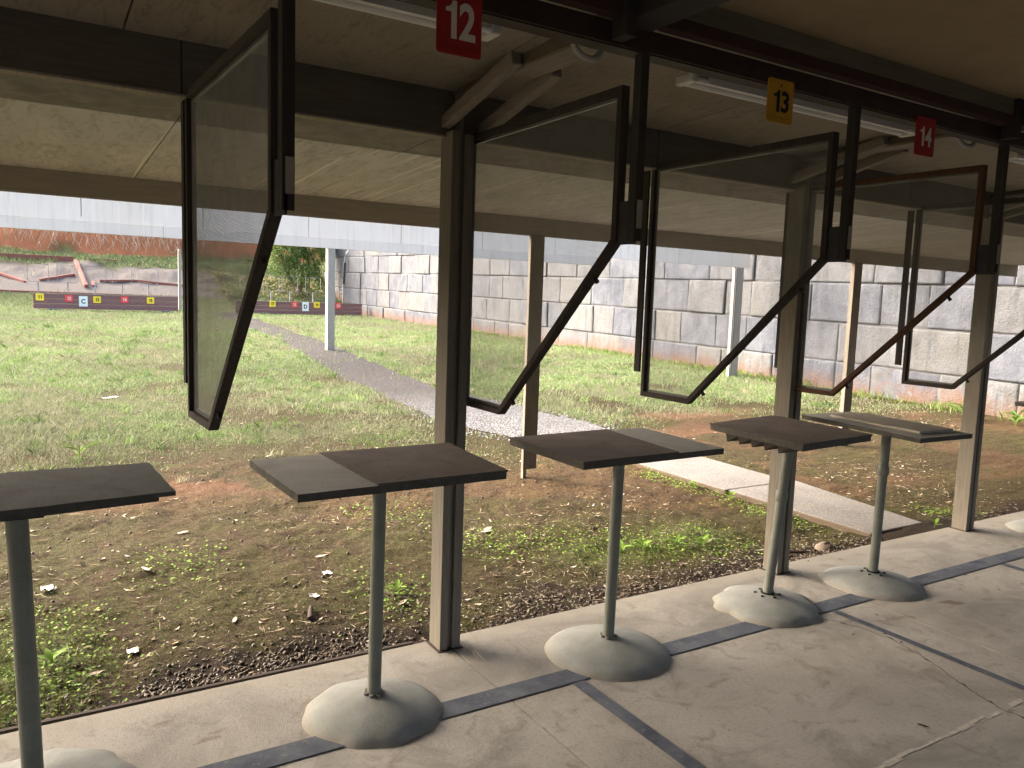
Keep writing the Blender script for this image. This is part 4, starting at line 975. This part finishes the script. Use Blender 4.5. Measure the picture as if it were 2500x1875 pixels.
lob = np.array([(11.6, 41.2, 3.9, 1.05), (12.6, 41.2, 3.6, .9), (12.2, 40.9, 2.8, .9), (11.2, 41.4, 3.0, .7), (12.9, 41.0, 4.4, .9), (11.9, 41.4, 4.8, 1.1), (12.7, 40.7, 2.2, .55), (10.95, 41.3, 4.0, .5), (13.6, 41.4, 4.6, .7)])
li = rng.choice(len(lob), N, p=lob[:, 3]**2/(lob[:, 3]**2).sum()); dv = rng.normal(size=(N, 3)); dv /= np.linalg.norm(dv, axis=1)[:, None]
C = lob[li, :3]+dv*(lob[li, 3]*(.45+.6*rng.random(N)**.5))[:, None]*np.array([1, .8, 1]); C[:, 2] -= .12*rng.random(N)
ga = fbm(C[:, 0]*2.2, C[:, 2]*2.2, 14); C = C[ga > .36]
bl = leaf_cloud('foliage', C-np.array(bs['_o']), .12+.14*rng.random(len(C)), .24, pick([((.10, .17, .045), 4), ((.16, .24, .07), 4), ((.26, .33, .13), 2), ((.06, .10, .03), 1.5)], len(C)), 'blade', 1.3)
bl.parent = bs
mb = MB()
for k in range(9):
    x = random.uniform(11.4, 12.8); mb.tube([(12.2+random.uniform(-.3, .3), 40.9, zf(12, 40.9)-.1), (x, 41, 2.4), (x+random.uniform(-.5, .5), 41.2, 3.6)], [.05, .035, .015], 6, False)
mb.build('trunk', 'rafter_timber', bs)
n = 9000; q = np.stack([8.2+6*rng.random(n), 40.2+3.5*rng.random(n)], 1); q = q[rng.random(n) < np.clip(.2+(fbm(q[:, 0], q[:, 1], 33)-.4)*2, 0, 1)]
C = np.stack([q[:, 0], q[:, 1], zg(q[:, 0], q[:, 1])+.3*rng.random(len(q))], 1)
tag(leaf_cloud('bank_scrub', C, .10+.1*rng.random(len(q)), .35, pick([((.1, .15, .04), 3), ((.2, .22, .09), 2), ((.33, .26, .16), 3)], len(q)), 'blade', 1), 'low green and brown scrub on the bank behind board D', 'scrub', kind='stuff')
# grass fringe along the wall
n = 6000; yy = 4+24*rng.random(n)**1.5; q = np.stack([wall_x(yy)-.12-np.abs(rng.normal(size=n))*.25, yy], 1); q = q[rng.random(n) < np.clip((fbm(yy*.6, yy*0, 19)-.3)*3, .1, 1)]
tag(blades('wall_grass', q, .05+.14*rng.random(len(q)), .012, 1.1, pick([((.12, .2, .04), 4), ((.18, .26, .06), 3), ((.3, .27, .14), 1)], len(q))), 'taller grass growing along the foot of the block wall', 'grass', kind='stuff')
for o in bpy.data.objects:
    if '_o' in o: del o['_o']
